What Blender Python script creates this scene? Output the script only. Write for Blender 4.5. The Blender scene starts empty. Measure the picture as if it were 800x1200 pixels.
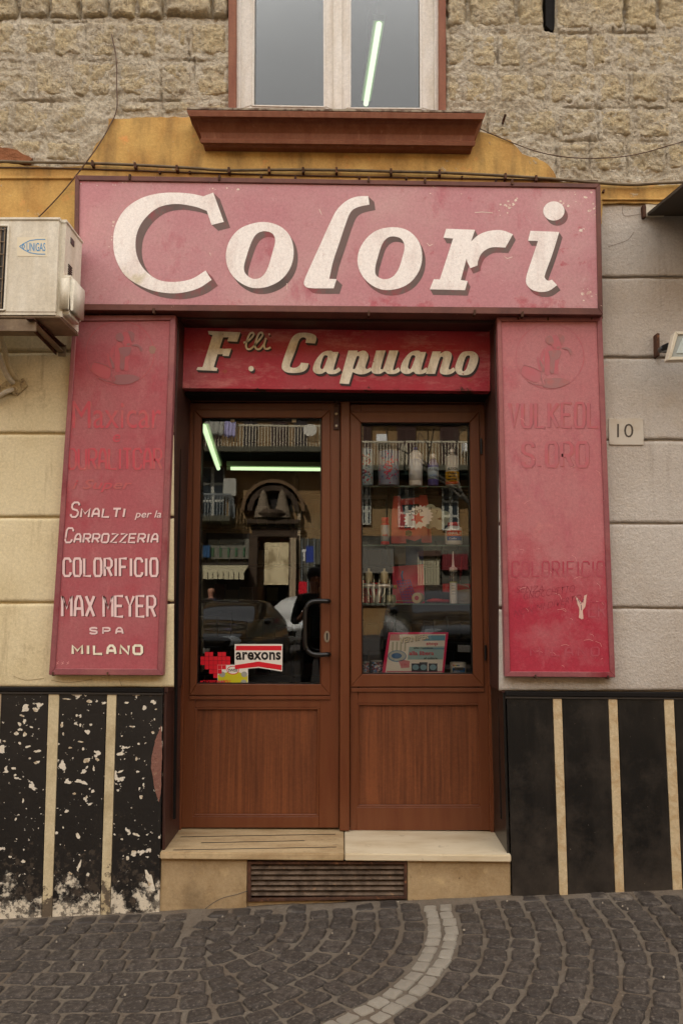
import bpy, bmesh, math, random
from mathutils import Vector, Matrix, noise
random.seed(7)
SC = bpy.context.scene; COL = SC.collection
R = math.radians
# ---------------- camera ----------------
FPX, CX, CY = 933.0, 400.0, 600.0
CAM = Vector((0.0, -3.65, 1.5))
TILT, YAW, ROLL = R(6.0), R(0.6), R(-0.3)
cd = bpy.data.cameras.new('camera'); cam = bpy.data.objects.new('camera', cd); COL.objects.link(cam)
cd.sensor_fit = 'VERTICAL'; cd.sensor_height = 36; cd.lens = FPX/1200*36; cd.clip_start = .02; cd.clip_end = 500
ROT = Matrix.Rotation(YAW, 3, 'Z') @ Matrix.Rotation(math.pi/2 + TILT, 3, 'X') @ Matrix.Rotation(-ROLL, 3, 'Z')
cam.matrix_world = Matrix.Translation(CAM) @ ROT.to_4x4()
SC.camera = cam
# ---------------- world, sun, exposure ----------------
SUN_EL, SUN_AZ = R(37), R(-24)           # azimuth from +Y (behind the shop), clockwise
w = bpy.data.worlds.new('World'); SC.world = w; w.use_nodes = True
nt = w.node_tree; nt.nodes.clear(); N = nt.nodes.new; L = nt.links.new
sky = N('ShaderNodeTexSky'); sky.sky_type = 'NISHITA'; sky.sun_disc = False
sky.sun_elevation = SUN_EL; sky.sun_rotation = SUN_AZ; sky.air_density = 1.0; sky.dust_density = 3.0; sky.ozone_density = 1.0
tc = N('ShaderNodeTexCoord'); mp = N('ShaderNodeMapping'); mp.inputs['Scale'].default_value = (1, 1, 2.4)
nz = N('ShaderNodeTexNoise'); nz.inputs['Scale'].default_value = 2.2; nz.inputs['Detail'].default_value = 7
cr = N('ShaderNodeMapRange'); cr.inputs['From Min'].default_value = .36; cr.inputs['From Max'].default_value = .6
cr.inputs['To Min'].default_value = .88; cr.inputs['To Max'].default_value = 1.0
cc = N('ShaderNodeMix'); cc.data_type = 'RGBA'; cc.inputs[7].default_value = (7.6, 7.15, 6.6, 1)
bg = N('ShaderNodeBackground'); bg.inputs['Strength'].default_value = .1; wo = N('ShaderNodeOutputWorld')
L(tc.outputs['Generated'], mp.inputs[0]); L(mp.outputs[0], nz.inputs['Vector']); L(nz.outputs['Fac'], cr.inputs['Value'])
L(cr.outputs[0], cc.inputs[0]); L(sky.outputs[0], cc.inputs[6]); L(cc.outputs[2], bg.inputs['Color']); L(bg.outputs[0], wo.inputs[0])
sl = bpy.data.lights.new('sun', 'SUN'); sl.energy = 3.4; sl.angle = R(.5); sl.color = (1, .94, .86)
so = bpy.data.objects.new('sun', sl); COL.objects.link(so)
sd = Vector((math.sin(SUN_AZ)*math.cos(SUN_EL), math.cos(SUN_AZ)*math.cos(SUN_EL), math.sin(SUN_EL)))
so.rotation_euler = sd.to_track_quat('Z', 'Y').to_euler(); so.location = (0, 20, 20)
V = SC.view_settings; V.view_transform = 'Standard'; V.look = 'None'; V.gamma = 1; V.exposure = 1.9; V.use_white_balance = True; V.white_balance_temperature = 6250; V.white_balance_tint = 10; V.use_curve_mapping = False
SC.cycles.max_bounces = 8; SC.cycles.transparent_max_bounces = 16; SC.cycles.use_denoising = True; SC.cycles.denoising_prefilter = 'ACCURATE'; SC.cycles.denoising_quality = 'HIGH'
SC.cycles.caustics_reflective = False; SC.cycles.caustics_refractive = False; SC.cycles.sample_clamp_indirect = 2
# ---------------- pixel <-> place ----------------
def ray(px, py): return ROT @ Vector(((px-CX)/FPX, -(py-CY)/FPX, -1.0))
def P(px, py, y=0.0):
    d = ray(px, py); return CAM + d*((y-CAM.y)/d.y)
GLASS_Y = .345
def RV(px, py, D):                       # where the thing mirrored in the door glass at this pixel really stands
    p = P(px, py, 2*GLASS_Y + D); return Vector((p.x, -D, p.z))
g0, g1 = P(0, 1077, 0), P(800, 1042, 0)
GS = (g1.z-g0.z)/(g1.x-g0.x)
def GZ(x): return g0.z + GS*(x-g0.x)
# ---------------- materials ----------------
def lin(c):
    return tuple(((v/255)/12.92 if v/255 <= .04045 else ((v/255+.055)/1.055)**2.4) for v in c) + (1,)
MATS = {}
def M(name, col, rough=.7, layers=(), bump=None, metal=0., spec=.4, rnd=0., emit=None, coat=0, grain=.10):
    m = bpy.data.materials.new(name); m.use_nodes = True; nt = m.node_tree; N = nt.nodes.new; L = nt.links.new
    b = nt.nodes['Principled BSDF']; b.inputs['Roughness'].default_value = rough; b.inputs['Metallic'].default_value = metal
    b.inputs['Specular IOR Level'].default_value = spec; b.inputs['Coat Weight'].default_value = coat
    tc = N('ShaderNodeTexCoord'); src = tc.outputs['Object']
    rgb = N('ShaderNodeRGB'); rgb.outputs[0].default_value = lin(col); cur = rgb.outputs[0]
    oi = None
    if rnd:
        oi = N('ShaderNodeObjectInfo'); hs = N('ShaderNodeHueSaturation'); mr = N('ShaderNodeMapRange')
        mr.inputs['To Min'].default_value = 1-rnd; mr.inputs['To Max'].default_value = 1+rnd
        L(oi.outputs['Random'], mr.inputs['Value']); L(mr.outputs[0], hs.inputs['Value']); L(cur, hs.inputs['Color']); cur = hs.outputs[0]
    sep = None; lastf = []
    for ly in layers:
        mp = N('ShaderNodeMapping'); mp.inputs['Scale'].default_value = ly.get('st', (1, 1, 1)); mp.inputs['Location'].default_value = ly.get('loc', (0, 0, 0))
        L(src, mp.inputs[0])
        if ly.get('vor'):
            nz = N('ShaderNodeTexVoronoi'); nz.feature = ly['vor']; out = nz.outputs['Distance']
            wn = N('ShaderNodeTexNoise'); wn.inputs['Scale'].default_value = ly['s']*1.5; wn.inputs['Detail'].default_value = 3
            vm = N('ShaderNodeVectorMath'); vm.operation = 'SCALE'; vm.inputs['Scale'].default_value = ly.get('warp', .6)/ly['s']
            va = N('ShaderNodeVectorMath'); va.operation = 'ADD'
            L(mp.outputs[0], wn.inputs['Vector']); L(wn.outputs['Color'], vm.inputs[0]); L(vm.outputs[0], va.inputs[0]); L(mp.outputs[0], va.inputs[1])
            L(va.outputs[0], nz.inputs['Vector'])
        else:
            nz = N('ShaderNodeTexNoise'); nz.inputs['Detail'].default_value = ly.get('d', 6); nz.inputs['Roughness'].default_value = ly.get('r', .6)
            nz.inputs['Distortion'].default_value = ly.get('dis', 0); out = nz.outputs['Fac']; L(mp.outputs[0], nz.inputs['Vector'])
        nz.inputs['Scale'].default_value = ly['s']
        mr = N('ShaderNodeMapRange'); mr.inputs['From Min'].default_value = ly['lo']; mr.inputs['From Max'].default_value = ly['hi']
        mr.inputs['To Max'].default_value = ly.get('a', 1.0); val = out
        for (ax, z0, z1, amt) in ly.get('mask', ()):             # shifts the threshold along an axis: wear with a place of its own
            if sep is None:
                sep = N('ShaderNodeSeparateXYZ'); L(src, sep.inputs[0])
            m2 = N('ShaderNodeMapRange'); m2.inputs['From Min'].default_value = z0; m2.inputs['From Max'].default_value = z1
            m2.inputs['To Min'].default_value = 0; m2.inputs['To Max'].default_value = amt
            ad = N('ShaderNodeMath'); ad.operation = 'ADD'
            L(sep.outputs[ax], m2.inputs['Value']); L(m2.outputs[0], ad.inputs[0]); L(val, ad.inputs[1]); val = ad.outputs[0]
        L(val, mr.inputs['Value'])
        mx = N('ShaderNodeMix'); mx.data_type = 'RGBA'; mx.inputs[7].default_value = lin(ly['c'])
        L(mr.outputs[0], mx.inputs[0]); L(cur, mx.inputs[6]); cur = mx.outputs[2]
        if ly.get('h'): lastf.append((mr.outputs[0], ly['h']))
    if bump and rough > .4 and grain:                     # fine tonal grain of a rough surface
        for gs_, ga in ((75, grain), (260, grain)):
            gn = N('ShaderNodeTexNoise'); gn.inputs['Scale'].default_value = gs_; gn.inputs['Detail'].default_value = 4; gn.inputs['Roughness'].default_value = .7
            gm = N('ShaderNodeMapRange'); gm.inputs['From Min'].default_value = .32; gm.inputs['From Max'].default_value = .68; gm.inputs['To Min'].default_value = 1-ga; gm.inputs['To Max'].default_value = 1+ga
            hv = N('ShaderNodeHueSaturation'); L(src, gn.inputs['Vector']); L(gn.outputs['Fac'], gm.inputs['Value']); L(gm.outputs[0], hv.inputs['Value']); L(cur, hv.inputs['Color']); cur = hv.outputs[0]
    L(cur, b.inputs['Base Color'])
    nrm = None
    for bb in (bump or ()):
        s, dist = bb[0], bb[1]; st = bb[2] if len(bb) > 2 else (1, 1, 1)
        mp = N('ShaderNodeMapping'); mp.inputs['Scale'].default_value = st; L(src, mp.inputs[0])
        nz = N('ShaderNodeTexNoise'); nz.inputs['Scale'].default_value = s; nz.inputs['Detail'].default_value = 5; nz.inputs['Roughness'].default_value = .62
        L(mp.outputs[0], nz.inputs['Vector'])
        bn = N('ShaderNodeBump'); bn.inputs['Strength'].default_value = 1; bn.inputs['Distance'].default_value = dist
        L(nz.outputs['Fac'], bn.inputs['Height'])
        if nrm: L(nrm, bn.inputs['Normal'])
        nrm = bn.outputs[0]
    for f, h in lastf:
        bn = N('ShaderNodeBump'); bn.inputs['Strength'].default_value = 1; bn.inputs['Distance'].default_value = h
        L(f, bn.inputs['Height'])
        if nrm: L(nrm, bn.inputs['Normal'])
        nrm = bn.outputs[0]
    if nrm: L(nrm, b.inputs['Normal'])
    if emit:
        b.inputs['Emission Color'].default_value = lin(emit[0]); b.inputs['Emission Strength'].default_value = emit[1]
    MATS[name] = m; return m
def glass_mat(name, refl=.07, tint=(1, 1, 1), wav=.0):
    m = bpy.data.materials.new(name); m.use_nodes = True; nt = m.node_tree; nt.nodes.clear(); N = nt.nodes.new; L = nt.links.new
    o = N('ShaderNodeOutputMaterial'); mx = N('ShaderNodeMixShader'); t = N('ShaderNodeBsdfTransparent'); g = N('ShaderNodeBsdfGlossy')
    t.inputs[0].default_value = (*tint, 1); g.inputs['Roughness'].default_value = .0
    lw = N('ShaderNodeFresnel'); lw.inputs['IOR'].default_value = 1.5
    mr = N('ShaderNodeMath'); mr.operation = 'MULTIPLY'; mr.inputs[1].default_value = refl/.04; mr.use_clamp = True
    L(lw.outputs[0], mr.inputs[0]); L(mr.outputs[0], mx.inputs[0]); L(t.outputs[0], mx.inputs[1]); L(g.outputs[0], mx.inputs[2]); L(mx.outputs[0], o.inputs[0])
    if wav:
        tc = N('ShaderNodeTexCoord'); nz = N('ShaderNodeTexNoise'); nz.inputs['Scale'].default_value = 2.2; nz.inputs['Detail'].default_value = 1
        bn = N('ShaderNodeBump'); bn.inputs['Distance'].default_value = wav
        L(tc.outputs['Object'], nz.inputs['Vector']); L(nz.outputs['Fac'], bn.inputs['Height']); L(bn.outputs[0], g.inputs['Normal'])
    return m
ZS = P(400, 1000, -.03).z                # step top
def zz(py, y=0): return P(400, py, y).z
def xx(px, py=600, y=0): return P(px, py, y).x

dirt = dict(c=(95, 82, 68), s=3.5, lo=.5, hi=.95, a=.5)
m_mortar = M('tuff_mortar', (236, 224, 200), .95, [dict(c=(214, 198, 170), s=4, lo=.4, hi=.7, a=.8), dict(c=(226, 216, 200), s=14, lo=.5, hi=.75, a=.7), dict(c=(136, 118, 96), s=42, lo=.56, hi=.70, d=8, r=.75, a=.75), dict(c=(90, 76, 60), s=11, lo=.68, hi=.76, d=9, r=.75, a=.8)], [(22, .02), (60, .03), (170, .02)], spec=.1, grain=.2)
m_tuff = M('tuff_stone', (234, 214, 172), .95, [dict(c=(230, 215, 186), s=7, lo=.38, hi=.62, a=.9), dict(c=(140, 116, 84), s=34, lo=.56, hi=.70, d=8, r=.75, a=.75), dict(c=(224, 212, 190), s=5, lo=.52, hi=.7, a=.8), dict(c=(80, 64, 48), s=14, lo=.69, hi=.76, d=9, r=.75, a=.8)], [(20, .014), (55, .03), (160, .02)], spec=.1, rnd=.07, grain=.2)
m_ochre = M('ochre_plaster', (196, 160, 96), .9, [dict(c=(170, 130, 74), s=5, lo=.40, hi=.66), dict(c=(110, 90, 62), s=3, lo=.48, hi=.74, a=.75, st=(4, 4, .9)), dict(c=(214, 150, 90), s=11, lo=.62, hi=.72, a=.7), dict(c=(175, 160, 135), s=24, lo=.66, hi=.7, a=.8, h=.002)], [(70, .002), (9, .004)], spec=.15)
m_brick = M('exposed_brick_render', (142, 94, 66), .95, [dict(c=(120, 80, 55), s=12, lo=.4, hi=.7)], [(60, .008)], spec=.1)
m_cream = M('cream_plaster', (216, 203, 168), .85, [dict(c=(200, 184, 144), s=2.2, lo=.4, hi=.75), dict(c=(140, 122, 94), s=5, lo=.56, hi=.76, a=.6, st=(4, 4, .5), r=.7), dict(c=(130, 112, 86), s=2.5, lo=.58, hi=.62, d=10, r=.8, a=.25), dict(c=(120, 100, 75), s=40, lo=.72, hi=.76, a=.7)], [(30, .002), (6, .004)], spec=.2)
m_grey = M('grey_plaster', (186, 179, 170), .9, [dict(c=(172, 162, 150), s=2.5, lo=.4, hi=.7), dict(c=(186, 175, 160), s=9, lo=.55, hi=.75, a=.6), dict(c=(120, 108, 96), s=3, lo=.56, hi=.78, a=.35, st=(5, 5, .4), r=.7), dict(c=(205, 197, 186), s=60, lo=.62, hi=.7, a=.5), dict(c=(110, 98, 86), s=90, lo=.7, hi=.74, a=.6)], [(110, .004), (38, .004), (8, .004)], spec=.15)
m_wallcore = M('old_wall', (150, 135, 112), .95, [dict(c=(110, 95, 76), s=6, lo=.4, hi=.7)], [(40, .01)], spec=.1)
m_blackL = M('peeling_black_paint', (24, 22, 21), .45, [dict(c=(54, 50, 46), s=5, lo=.5, hi=.9, a=.3),
    dict(c=(110, 96, 82), s=38, lo=.84, hi=.9, d=6, r=.7, a=.7, mask=[('Z', zz(960), zz(1060), .3)]),
    dict(c=(212, 204, 188), s=17, lo=.63, hi=.636, d=4, r=.5, h=.002, st=(1, 1, 1.3), mask=[('Z', zz(880), zz(960), -.04)]),
    dict(c=(212, 204, 188), s=46, lo=.665, hi=.675, d=3, h=.001),
    dict(c=(206, 196, 176), s=7, lo=.80, hi=.83, d=12, r=.8, h=.003, mask=[('Z', zz(960), zz(1060), .35)]),
    dict(c=(66, 58, 50), s=30, lo=.635, hi=.67, d=8, r=.75, a=.8, mask=[('Z', zz(965), zz(1030), .13)])], [(25, .0015)], spec=.45)
m_blackR = M('black_marble', (20, 19, 18), .32, [dict(c=(40, 36, 33), s=4, lo=.5, hi=.9, a=.6), dict(c=(150, 140, 125), s=120, lo=.76, hi=.78, d=2, a=.8), dict(c=(86, 77, 68), s=5, lo=.5, hi=.95, a=.6, d=9, r=.75, mask=[('Z', zz(930), zz(1050), .25)]), dict(c=(52, 47, 42), s=2.5, lo=.5, hi=.7, a=.5, d=8, r=.7, st=(3, 3, .6))], [(15, .0006)], spec=.4)
m_trav = M('travertine', (190, 172, 138), .55, [dict(c=(168, 138, 96), s=14, lo=.45, hi=.7, dis=1.2), dict(c=(214, 194, 158), s=30, lo=.6, hi=.7, a=.6), dict(c=(115, 92, 64), s=60, lo=.66, hi=.72, a=.7)], [(60, .0012)], spec=.35)
m_stripL = M('cream_strip', (196, 182, 148), .6, [dict(c=(164, 146, 112), s=7, lo=.45, hi=.75), dict(c=(95, 84, 70), s=12, lo=.66, hi=.7, d=8, r=.75, mask=[('Z', zz(1000), zz(1070), .22)])], [(50, .001)], spec=.3)
m_riser = M('riser_stone', (164, 142, 108), .8, [dict(c=(140, 115, 80), s=6, lo=.42, hi=.72), dict(c=(190, 166, 124), s=14, lo=.58, hi=.72, a=.6), dict(c=(88, 70, 50), s=20, lo=.7, hi=.75, a=.7), dict(c=(95, 78, 58), s=4, lo=.55, hi=.8, a=.7, mask=[('Z', ZS-.1, ZS-.32, .12)])], [(60, .002)], spec=.2)
m_slab = M('step_marble', (206, 192, 164), .38, [dict(c=(182, 162, 128), s=4, lo=.42, hi=.75, st=(1, 3, 3)), dict(c=(150, 130, 100), s=18, lo=.62, hi=.72, a=.5)], [(40, .0006)], spec=.45)
m_slab2 = M('worn_step_marble', (182, 160, 124), .45, [dict(c=(155, 130, 95), s=5, lo=.42, hi=.7, st=(1, 3, 3)), dict(c=(118, 98, 72), s=22, lo=.6, hi=.74, a=.6)], [(50, .001)], spec=.4)
m_cob = M('basalt_cobble', (68, 61, 55), .6, [dict(c=(52, 45, 40), s=2.5, lo=.4, hi=.6), dict(c=(128, 117, 104), s=7, lo=.52, hi=.66, d=8, r=.75, a=.7), dict(c=(36, 32, 30), s=9, lo=.55, hi=.66, d=8, r=.75, a=.8)], [(5, .004), (14, .004)], spec=.35, rnd=.3)
m_wcob = M('white_cobble', (142, 136, 125), .6, [dict(c=(140, 128, 110), s=12, lo=.42, hi=.7), dict(c=(95, 86, 74), s=60, lo=.62, hi=.72, a=.6)], [(50, .003)], spec=.3, rnd=.12)
m_joint = M('joint_grit', (104, 95, 84), .95, [dict(c=(92, 80, 68), s=5, lo=.4, hi=.7), dict(c=(150, 138, 120), s=160, lo=.64, hi=.7, a=.8), dict(c=(60, 52, 45), s=90, lo=.6, hi=.7, a=.7)], [(150, .004), (20, .006)], spec=.1)
m_road = M('asphalt_road', (80, 76, 72), .85, [dict(c=(60, 56, 53), s=1.2, lo=.4, hi=.7), dict(c=(105, 100, 94), s=80, lo=.62, hi=.7, a=.5)], [(90, .006)], spec=.2)
def paintred(name, a, b, c, extra=()):
    return M(name, a, .55, [dict(c=b, s=2.6, lo=.42, hi=.72, d=8), dict(c=c, s=5, lo=.56, hi=.72, d=9, r=.7, a=.8, st=(1.5, 1.5, .8))] + list(extra), [(18, .001), (120, .0006)], spec=.3)
m_main = paintred('faded_pink_paint', (182, 126, 132), (190, 148, 148), (168, 90, 102), [dict(c=(158, 44, 66), s=7, lo=.60, hi=.74, d=12, r=.8, a=.8), dict(c=(212, 184, 180), s=9, lo=.60, hi=.72, d=12, r=.8, a=.6), dict(c=(225, 208, 196), s=13, lo=.715, hi=.725, d=8, h=.001, mask=[('X', xx(560), xx(700), .03)]), dict(c=(150, 90, 88), s=60, lo=.64, hi=.72, a=.4),
    dict(c=(168, 66, 78), s=6, lo=.66, hi=.74, d=8, r=.7, mask=[('Z', zz(330, -.09), zz(362, -.09), .14)], a=.6), dict(c=(168, 70, 82), s=6, lo=.66, hi=.74, d=8, r=.7, mask=[('Z', zz(226, -.09), zz(208, -.09), .14)], a=.6)])
xl = lambda px: P(px, 580, -.05).x
m_leftp = paintred('left_board_paint', (162, 84, 90), (164, 102, 104), (158, 60, 72), [dict(c=(150, 20, 44), s=4, lo=.60, hi=.9, d=5, mask=[('X', xl(100), xl(66), .30), ('Z', zz(560), zz(800), -.10)], a=.9), dict(c=(160, 50, 62), s=5, lo=.62, hi=.85, d=6, mask=[('Z', zz(600), zz(790), .12)], a=.6), dict(c=(190, 130, 128), s=6, lo=.54, hi=.7, a=.3, st=(2, 2, .7), d=10, r=.75), dict(c=(236, 214, 200), s=70, lo=.765, hi=.775, a=.8)])
m_rightp = paintred('right_board_paint', (174, 104, 108), (174, 116, 118), (164, 84, 96), [dict(c=(158, 26, 52), s=3.5, lo=.60, hi=.90, d=10, r=.7, mask=[('Z', zz(600), zz(720), .42)], a=.88), dict(c=(200, 134, 138), s=5, lo=.58, hi=.74, a=.35, st=(2, 2, .8), d=10, r=.75), dict(c=(196, 130, 124), s=4, lo=.6, hi=.7, d=9, a=.6, r=.7), dict(c=(90, 28, 34), s=80, lo=.74, hi=.76, a=.8)])
m_namep = paintred('red_name_paint', (164, 42, 56), (160, 78, 82), (148, 22, 42), [dict(c=(186, 112, 108), s=8, lo=.50, hi=.64, d=10, r=.75, st=(.5, .5, 1.6), a=.8), dict(c=(150, 86, 52), s=14, lo=.66, hi=.72, d=8, a=.9), dict(c=(70, 36, 26), s=8, lo=.68, hi=.72, d=8, mask=[('Z', zz(450, .16), zz(459, .16), .12)])])
m_frame = M('mauve_frame_paint', (140, 92, 88), .55, [dict(c=(122, 76, 72), s=8, lo=.4, hi=.7), dict(c=(200, 178, 165), s=40, lo=.7, hi=.73, d=6, h=.001)], [(60, .0006)], spec=.35)
m_framed = M('brown_frame_paint', (104, 62, 52), .55, [dict(c=(84, 48, 42), s=8, lo=.4, hi=.7), dict(c=(196, 170, 150), s=36, lo=.70, hi=.72, d=7, h=.001)], [(60, .0008)], spec=.35)
m_framer = M('red_frame_paint', (134, 76, 80), .5, [dict(c=(150, 92, 90), s=4, lo=.45, hi=.7, mask=[('Z', zz(600), zz(400), .1)]), dict(c=(120, 34, 46), s=5, lo=.6, hi=.75), dict(c=(215, 196, 180), s=42, lo=.72, hi=.735, d=6, h=.001)], [(60, .0006)], spec=.35)
m_guide = M('brown_metal_guide', (66, 40, 33), .5, [dict(c=(48, 28, 24), s=6, lo=.4, hi=.7), dict(c=(150, 96, 52), s=30, lo=.71, hi=.735, d=7, h=.001), dict(c=(190, 170, 140), s=16, lo=.735, hi=.74, d=6, h=.001)], [(40, .001)], spec=.35)
m_black = M('dull_black_metal', (16, 13, 12), .7, spec=.2)
m_rust = M('rusty_iron', (84, 58, 44), .85, [dict(c=(58, 40, 32), s=20, lo=.4, hi=.65), dict(c=(140, 96, 66), s=45, lo=.58, hi=.7, a=.8)], [(120, .002)], spec=.2)
m_door = M('brown_aluminium', (102, 57, 32), .36, [dict(c=(94, 48, 25), s=4, lo=.4, hi=.7, st=(6, 6, .7)), dict(c=(210, 170, 120), s=70, lo=.775, hi=.785, a=.8)], [(90, .0002)], spec=.42)
m_doorp = M('wood_grain_panel', (104, 58, 33), .45, [dict(c=(66, 34, 19), s=2.2, lo=.46, hi=.66, d=8, r=.7, st=(34, 34, .9), dis=.6, a=.65), dict(c=(122, 70, 40), s=1.2, lo=.5, hi=.66, d=3, st=(40, 40, 1.2), a=.7)], [(60, .0003, (8, 8, .5))], spec=.35)
m_sill = M('brown_sill_paint', (132, 84, 60), .6, [dict(c=(118, 66, 44), s=4, lo=.4, hi=.7, st=(5, 5, 1)), dict(c=(160, 112, 86), s=7, lo=.6, hi=.72, a=.6, st=(5, 5, .6))], [(40, .001)], spec=.3)
m_white = M('aged_white_paint', (216, 212, 205), .5, [dict(c=(198, 188, 172), s=5, lo=.45, hi=.75, st=(3, 3, .6)), dict(c=(140, 120, 98), s=50, lo=.72, hi=.75)], [(60, .0005)], spec=.35)
m_ac = M('aged_ac_enamel', (214, 208, 192), .5, [dict(c=(184, 172, 146), s=3, lo=.42, hi=.75, st=(3, 3, .6)), dict(c=(150, 120, 86), s=24, lo=.71, hi=.75, a=.8), dict(c=(150, 136, 112), s=6, lo=.6, hi=.85, a=.6, mask=[('Z', zz(350, -.38), zz(372, -.38), .15)])], [(80, .0003)], spec=.35)
m_acdark = M('ac_grimy_base', (134, 116, 92), .7, [dict(c=(98, 80, 62), s=9, lo=.4, hi=.7)], [(60, .0006)])
m_letter = M('white_letter_paint', (238, 232, 227), .5, [dict(c=(222, 210, 204), s=5, lo=.45, hi=.7, st=(3, 3, 1)), dict(c=(186, 160, 150), s=16, lo=.006, hi=.0, d=2, vor='DISTANCE_TO_EDGE', a=.7), dict(c=(196, 186, 150), s=5, lo=.60, hi=.72, a=.8, mask=[('X', xx(190), xx(240), -.2)])], [(70, .0006)], spec=.35)
m_letter2 = M('cream_letter_paint', (234, 226, 206), .5, [dict(c=(204, 190, 162), s=8, lo=.45, hi=.7, st=(4, 4, 1)), dict(c=(150, 70, 52), s=55, lo=.70, hi=.72, d=4)], [(70, .0006)], spec=.35)
m_lsh = M('letter_shadow_paint', (110, 92, 88), .6, [dict(c=(140, 74, 78), s=8, lo=.5, hi=.62, d=8, r=.7, st=(1, 1, .5), a=.9), dict(c=(84, 74, 70), s=4, lo=.5, hi=.7)], spec=.25)
m_lsh2 = M('letter_shadow_dark', (62, 52, 50), .6, spec=.25)
m_small = M('worn_white_letter', (226, 198, 196), .6, [dict(c=(184, 106, 108), s=26, lo=.60, hi=.68, d=8, r=.7, a=.8)], spec=.25)
m_smsh = M('small_letter_shadow', (92, 44, 48), .6, spec=.25)
m_fade = M('ghost_letter_paint', (184, 74, 84), .55, [dict(c=(176, 96, 94), s=12, lo=.46, hi=.62, d=8), dict(c=(206, 132, 126), s=16, lo=.66, hi=.7, a=.7)], spec=.3)
m_fadeR = M('ghost_letter_paint_right', (178, 94, 101), .55, [dict(c=(172, 102, 108), s=12, lo=.40, hi=.6, d=8)], spec=.3)
m_fsh = M('ghost_shadow_paint', (148, 86, 92), .55, [dict(c=(172, 96, 94), s=14, lo=.45, hi=.6)], spec=.3)
m_dogd = M('ghost_emblem_dark', (144, 94, 96), .55, [dict(c=(150, 90, 88), s=25, lo=.5, hi=.65, a=.8)], spec=.3)
m_dogl = M('ghost_emblem_light', (174, 84, 90), .55, [dict(c=(172, 90, 90), s=20, lo=.5, hi=.65)], spec=.3)
m_fadeLow = M('ghost_letter_paint_low', (168, 82, 92), .55, [dict(c=(164, 60, 76), s=12, lo=.42, hi=.6, d=8)], spec=.3)
m_scr = M('pen_graffiti', (136, 44, 60), .6)
m_cable = M('grey_cable', (106, 92, 70), .6, [dict(c=(80, 66, 50), s=20, lo=.45, hi=.7)], spec=.3)
m_cabled = M('brown_cable', (84, 62, 46), .7)
m_blk = M('black_plastic', (14, 13, 13), .3, spec=.5)
m_steel = M('worn_steel', (150, 140, 125), .4, metal=.7)
m_canopy = M('dark_canopy_metal', (62, 56, 48), .6, [dict(c=(84, 74, 62), s=3, lo=.45, hi=.7)], spec=.3)
m_lampw = M('lamp_white', (196, 188, 168), .4, [dict(c=(160, 146, 120), s=14, lo=.55, hi=.7)])
m_lampg = M('lamp_glass_grey', (150, 158, 156), .15, spec=.5)
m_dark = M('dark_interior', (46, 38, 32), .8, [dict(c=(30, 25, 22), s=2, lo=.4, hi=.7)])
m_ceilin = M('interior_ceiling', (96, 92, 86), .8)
m_tube = M('lit_fluorescent_tube', (230, 240, 200), .4, emit=((202, 226, 172), .42))
m_tubeW = M('lit_fluorescent_tube_upstairs', (230, 240, 200), .4, emit=((206, 230, 180), .5))
m_shade = M('tube_reflector', (170, 186, 150), .4)
g_door = glass_mat('door_glass', .054, (.99, .995, .99), .00025)
g_win = glass_mat('window_glass', .045, (.9, .92, .92), .0004)
g_shelf = glass_mat('shelf_glass', .05, (.93, .97, .95))
C_ = {}
def solid(name, col, rough=.5, **k):
    if name not in C_: C_[name] = M(name, col, rough, **k)
    return C_[name]

# ---------------- mesh helpers ----------------
def tagit(o, label=None, cat=None, group=None, kind=None):
    if label: o['label'] = label
    if cat: o['category'] = cat
    if group: o['group'] = group
    if kind: o['kind'] = kind
    return o
def thing(name, loc, label, cat, group=None):
    o = bpy.data.objects.new(name, None); COL.objects.link(o); o.location = loc; o.empty_display_size = .1
    return tagit(o, label, cat, group)
def wpos(o):
    v = Vector((0, 0, 0))
    while o is not None:
        v = v + o.location; o = o.parent
    return v
def put(name, me, mat, parent=None, smooth=False, label=None):
    if isinstance(me, bmesh.types.BMesh):
        m = bpy.data.meshes.new(name); bmesh.ops.recalc_face_normals(me, faces=me.faces[:]); me.to_mesh(m); me.free(); me = m
    me.materials.clear(); me.materials.append(mat)
    o = bpy.data.objects.new(name, me); COL.objects.link(o)
    if parent is not None:
        o.parent = parent; o.matrix_parent_inverse = Matrix.Translation(-wpos(parent)) if parent.type == 'EMPTY' else Matrix.Identity(4)
    if smooth:
        for p in me.polygons: p.use_smooth = True
    if label: o['label'] = label
    return o
def prism(front, back, bev=0.0, bm=None, seg=1):
    own = bm is None
    b = bmesh.new()
    n = len(front); f = [b.verts.new(p) for p in front]; k = [b.verts.new(p) for p in back]
    b.faces.new(f); b.faces.new(k[::-1])
    for i in range(n): b.faces.new([f[i], k[i], k[(i+1) % n], f[(i+1) % n]])
    if bev: bmesh.ops.bevel(b, geom=b.edges[:], offset=bev, segments=seg, affect='EDGES', clamp_overlap=True)
    if own: return b
    m = bpy.data.meshes.new('t'); b.to_mesh(m); b.free(); bm.from_mesh(m); bpy.data.meshes.remove(m); return bm
def slab(q, yf, yb, bev=.003, bm=None):
    """pixel polygon on the plane y=yf, carried straight back to yb"""
    f = [P(x, y, yf) for x, y in q]; return prism(f, [Vector((p.x, yb, p.z)) for p in f], bev, bm)
def rect(a, b, c, d): return [(a, b), (c, b), (c, d), (a, d)]
def box(x0, x1, y0, y1, z0, z1, bev=0, bm=None):
    f = [Vector((x0, y0, z0)), Vector((x1, y0, z0)), Vector((x1, y0, z1)), Vector((x0, y0, z1))]
    return prism(f, [Vector((p.x, y1, p.z)) for p in f], bev, bm)
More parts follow.
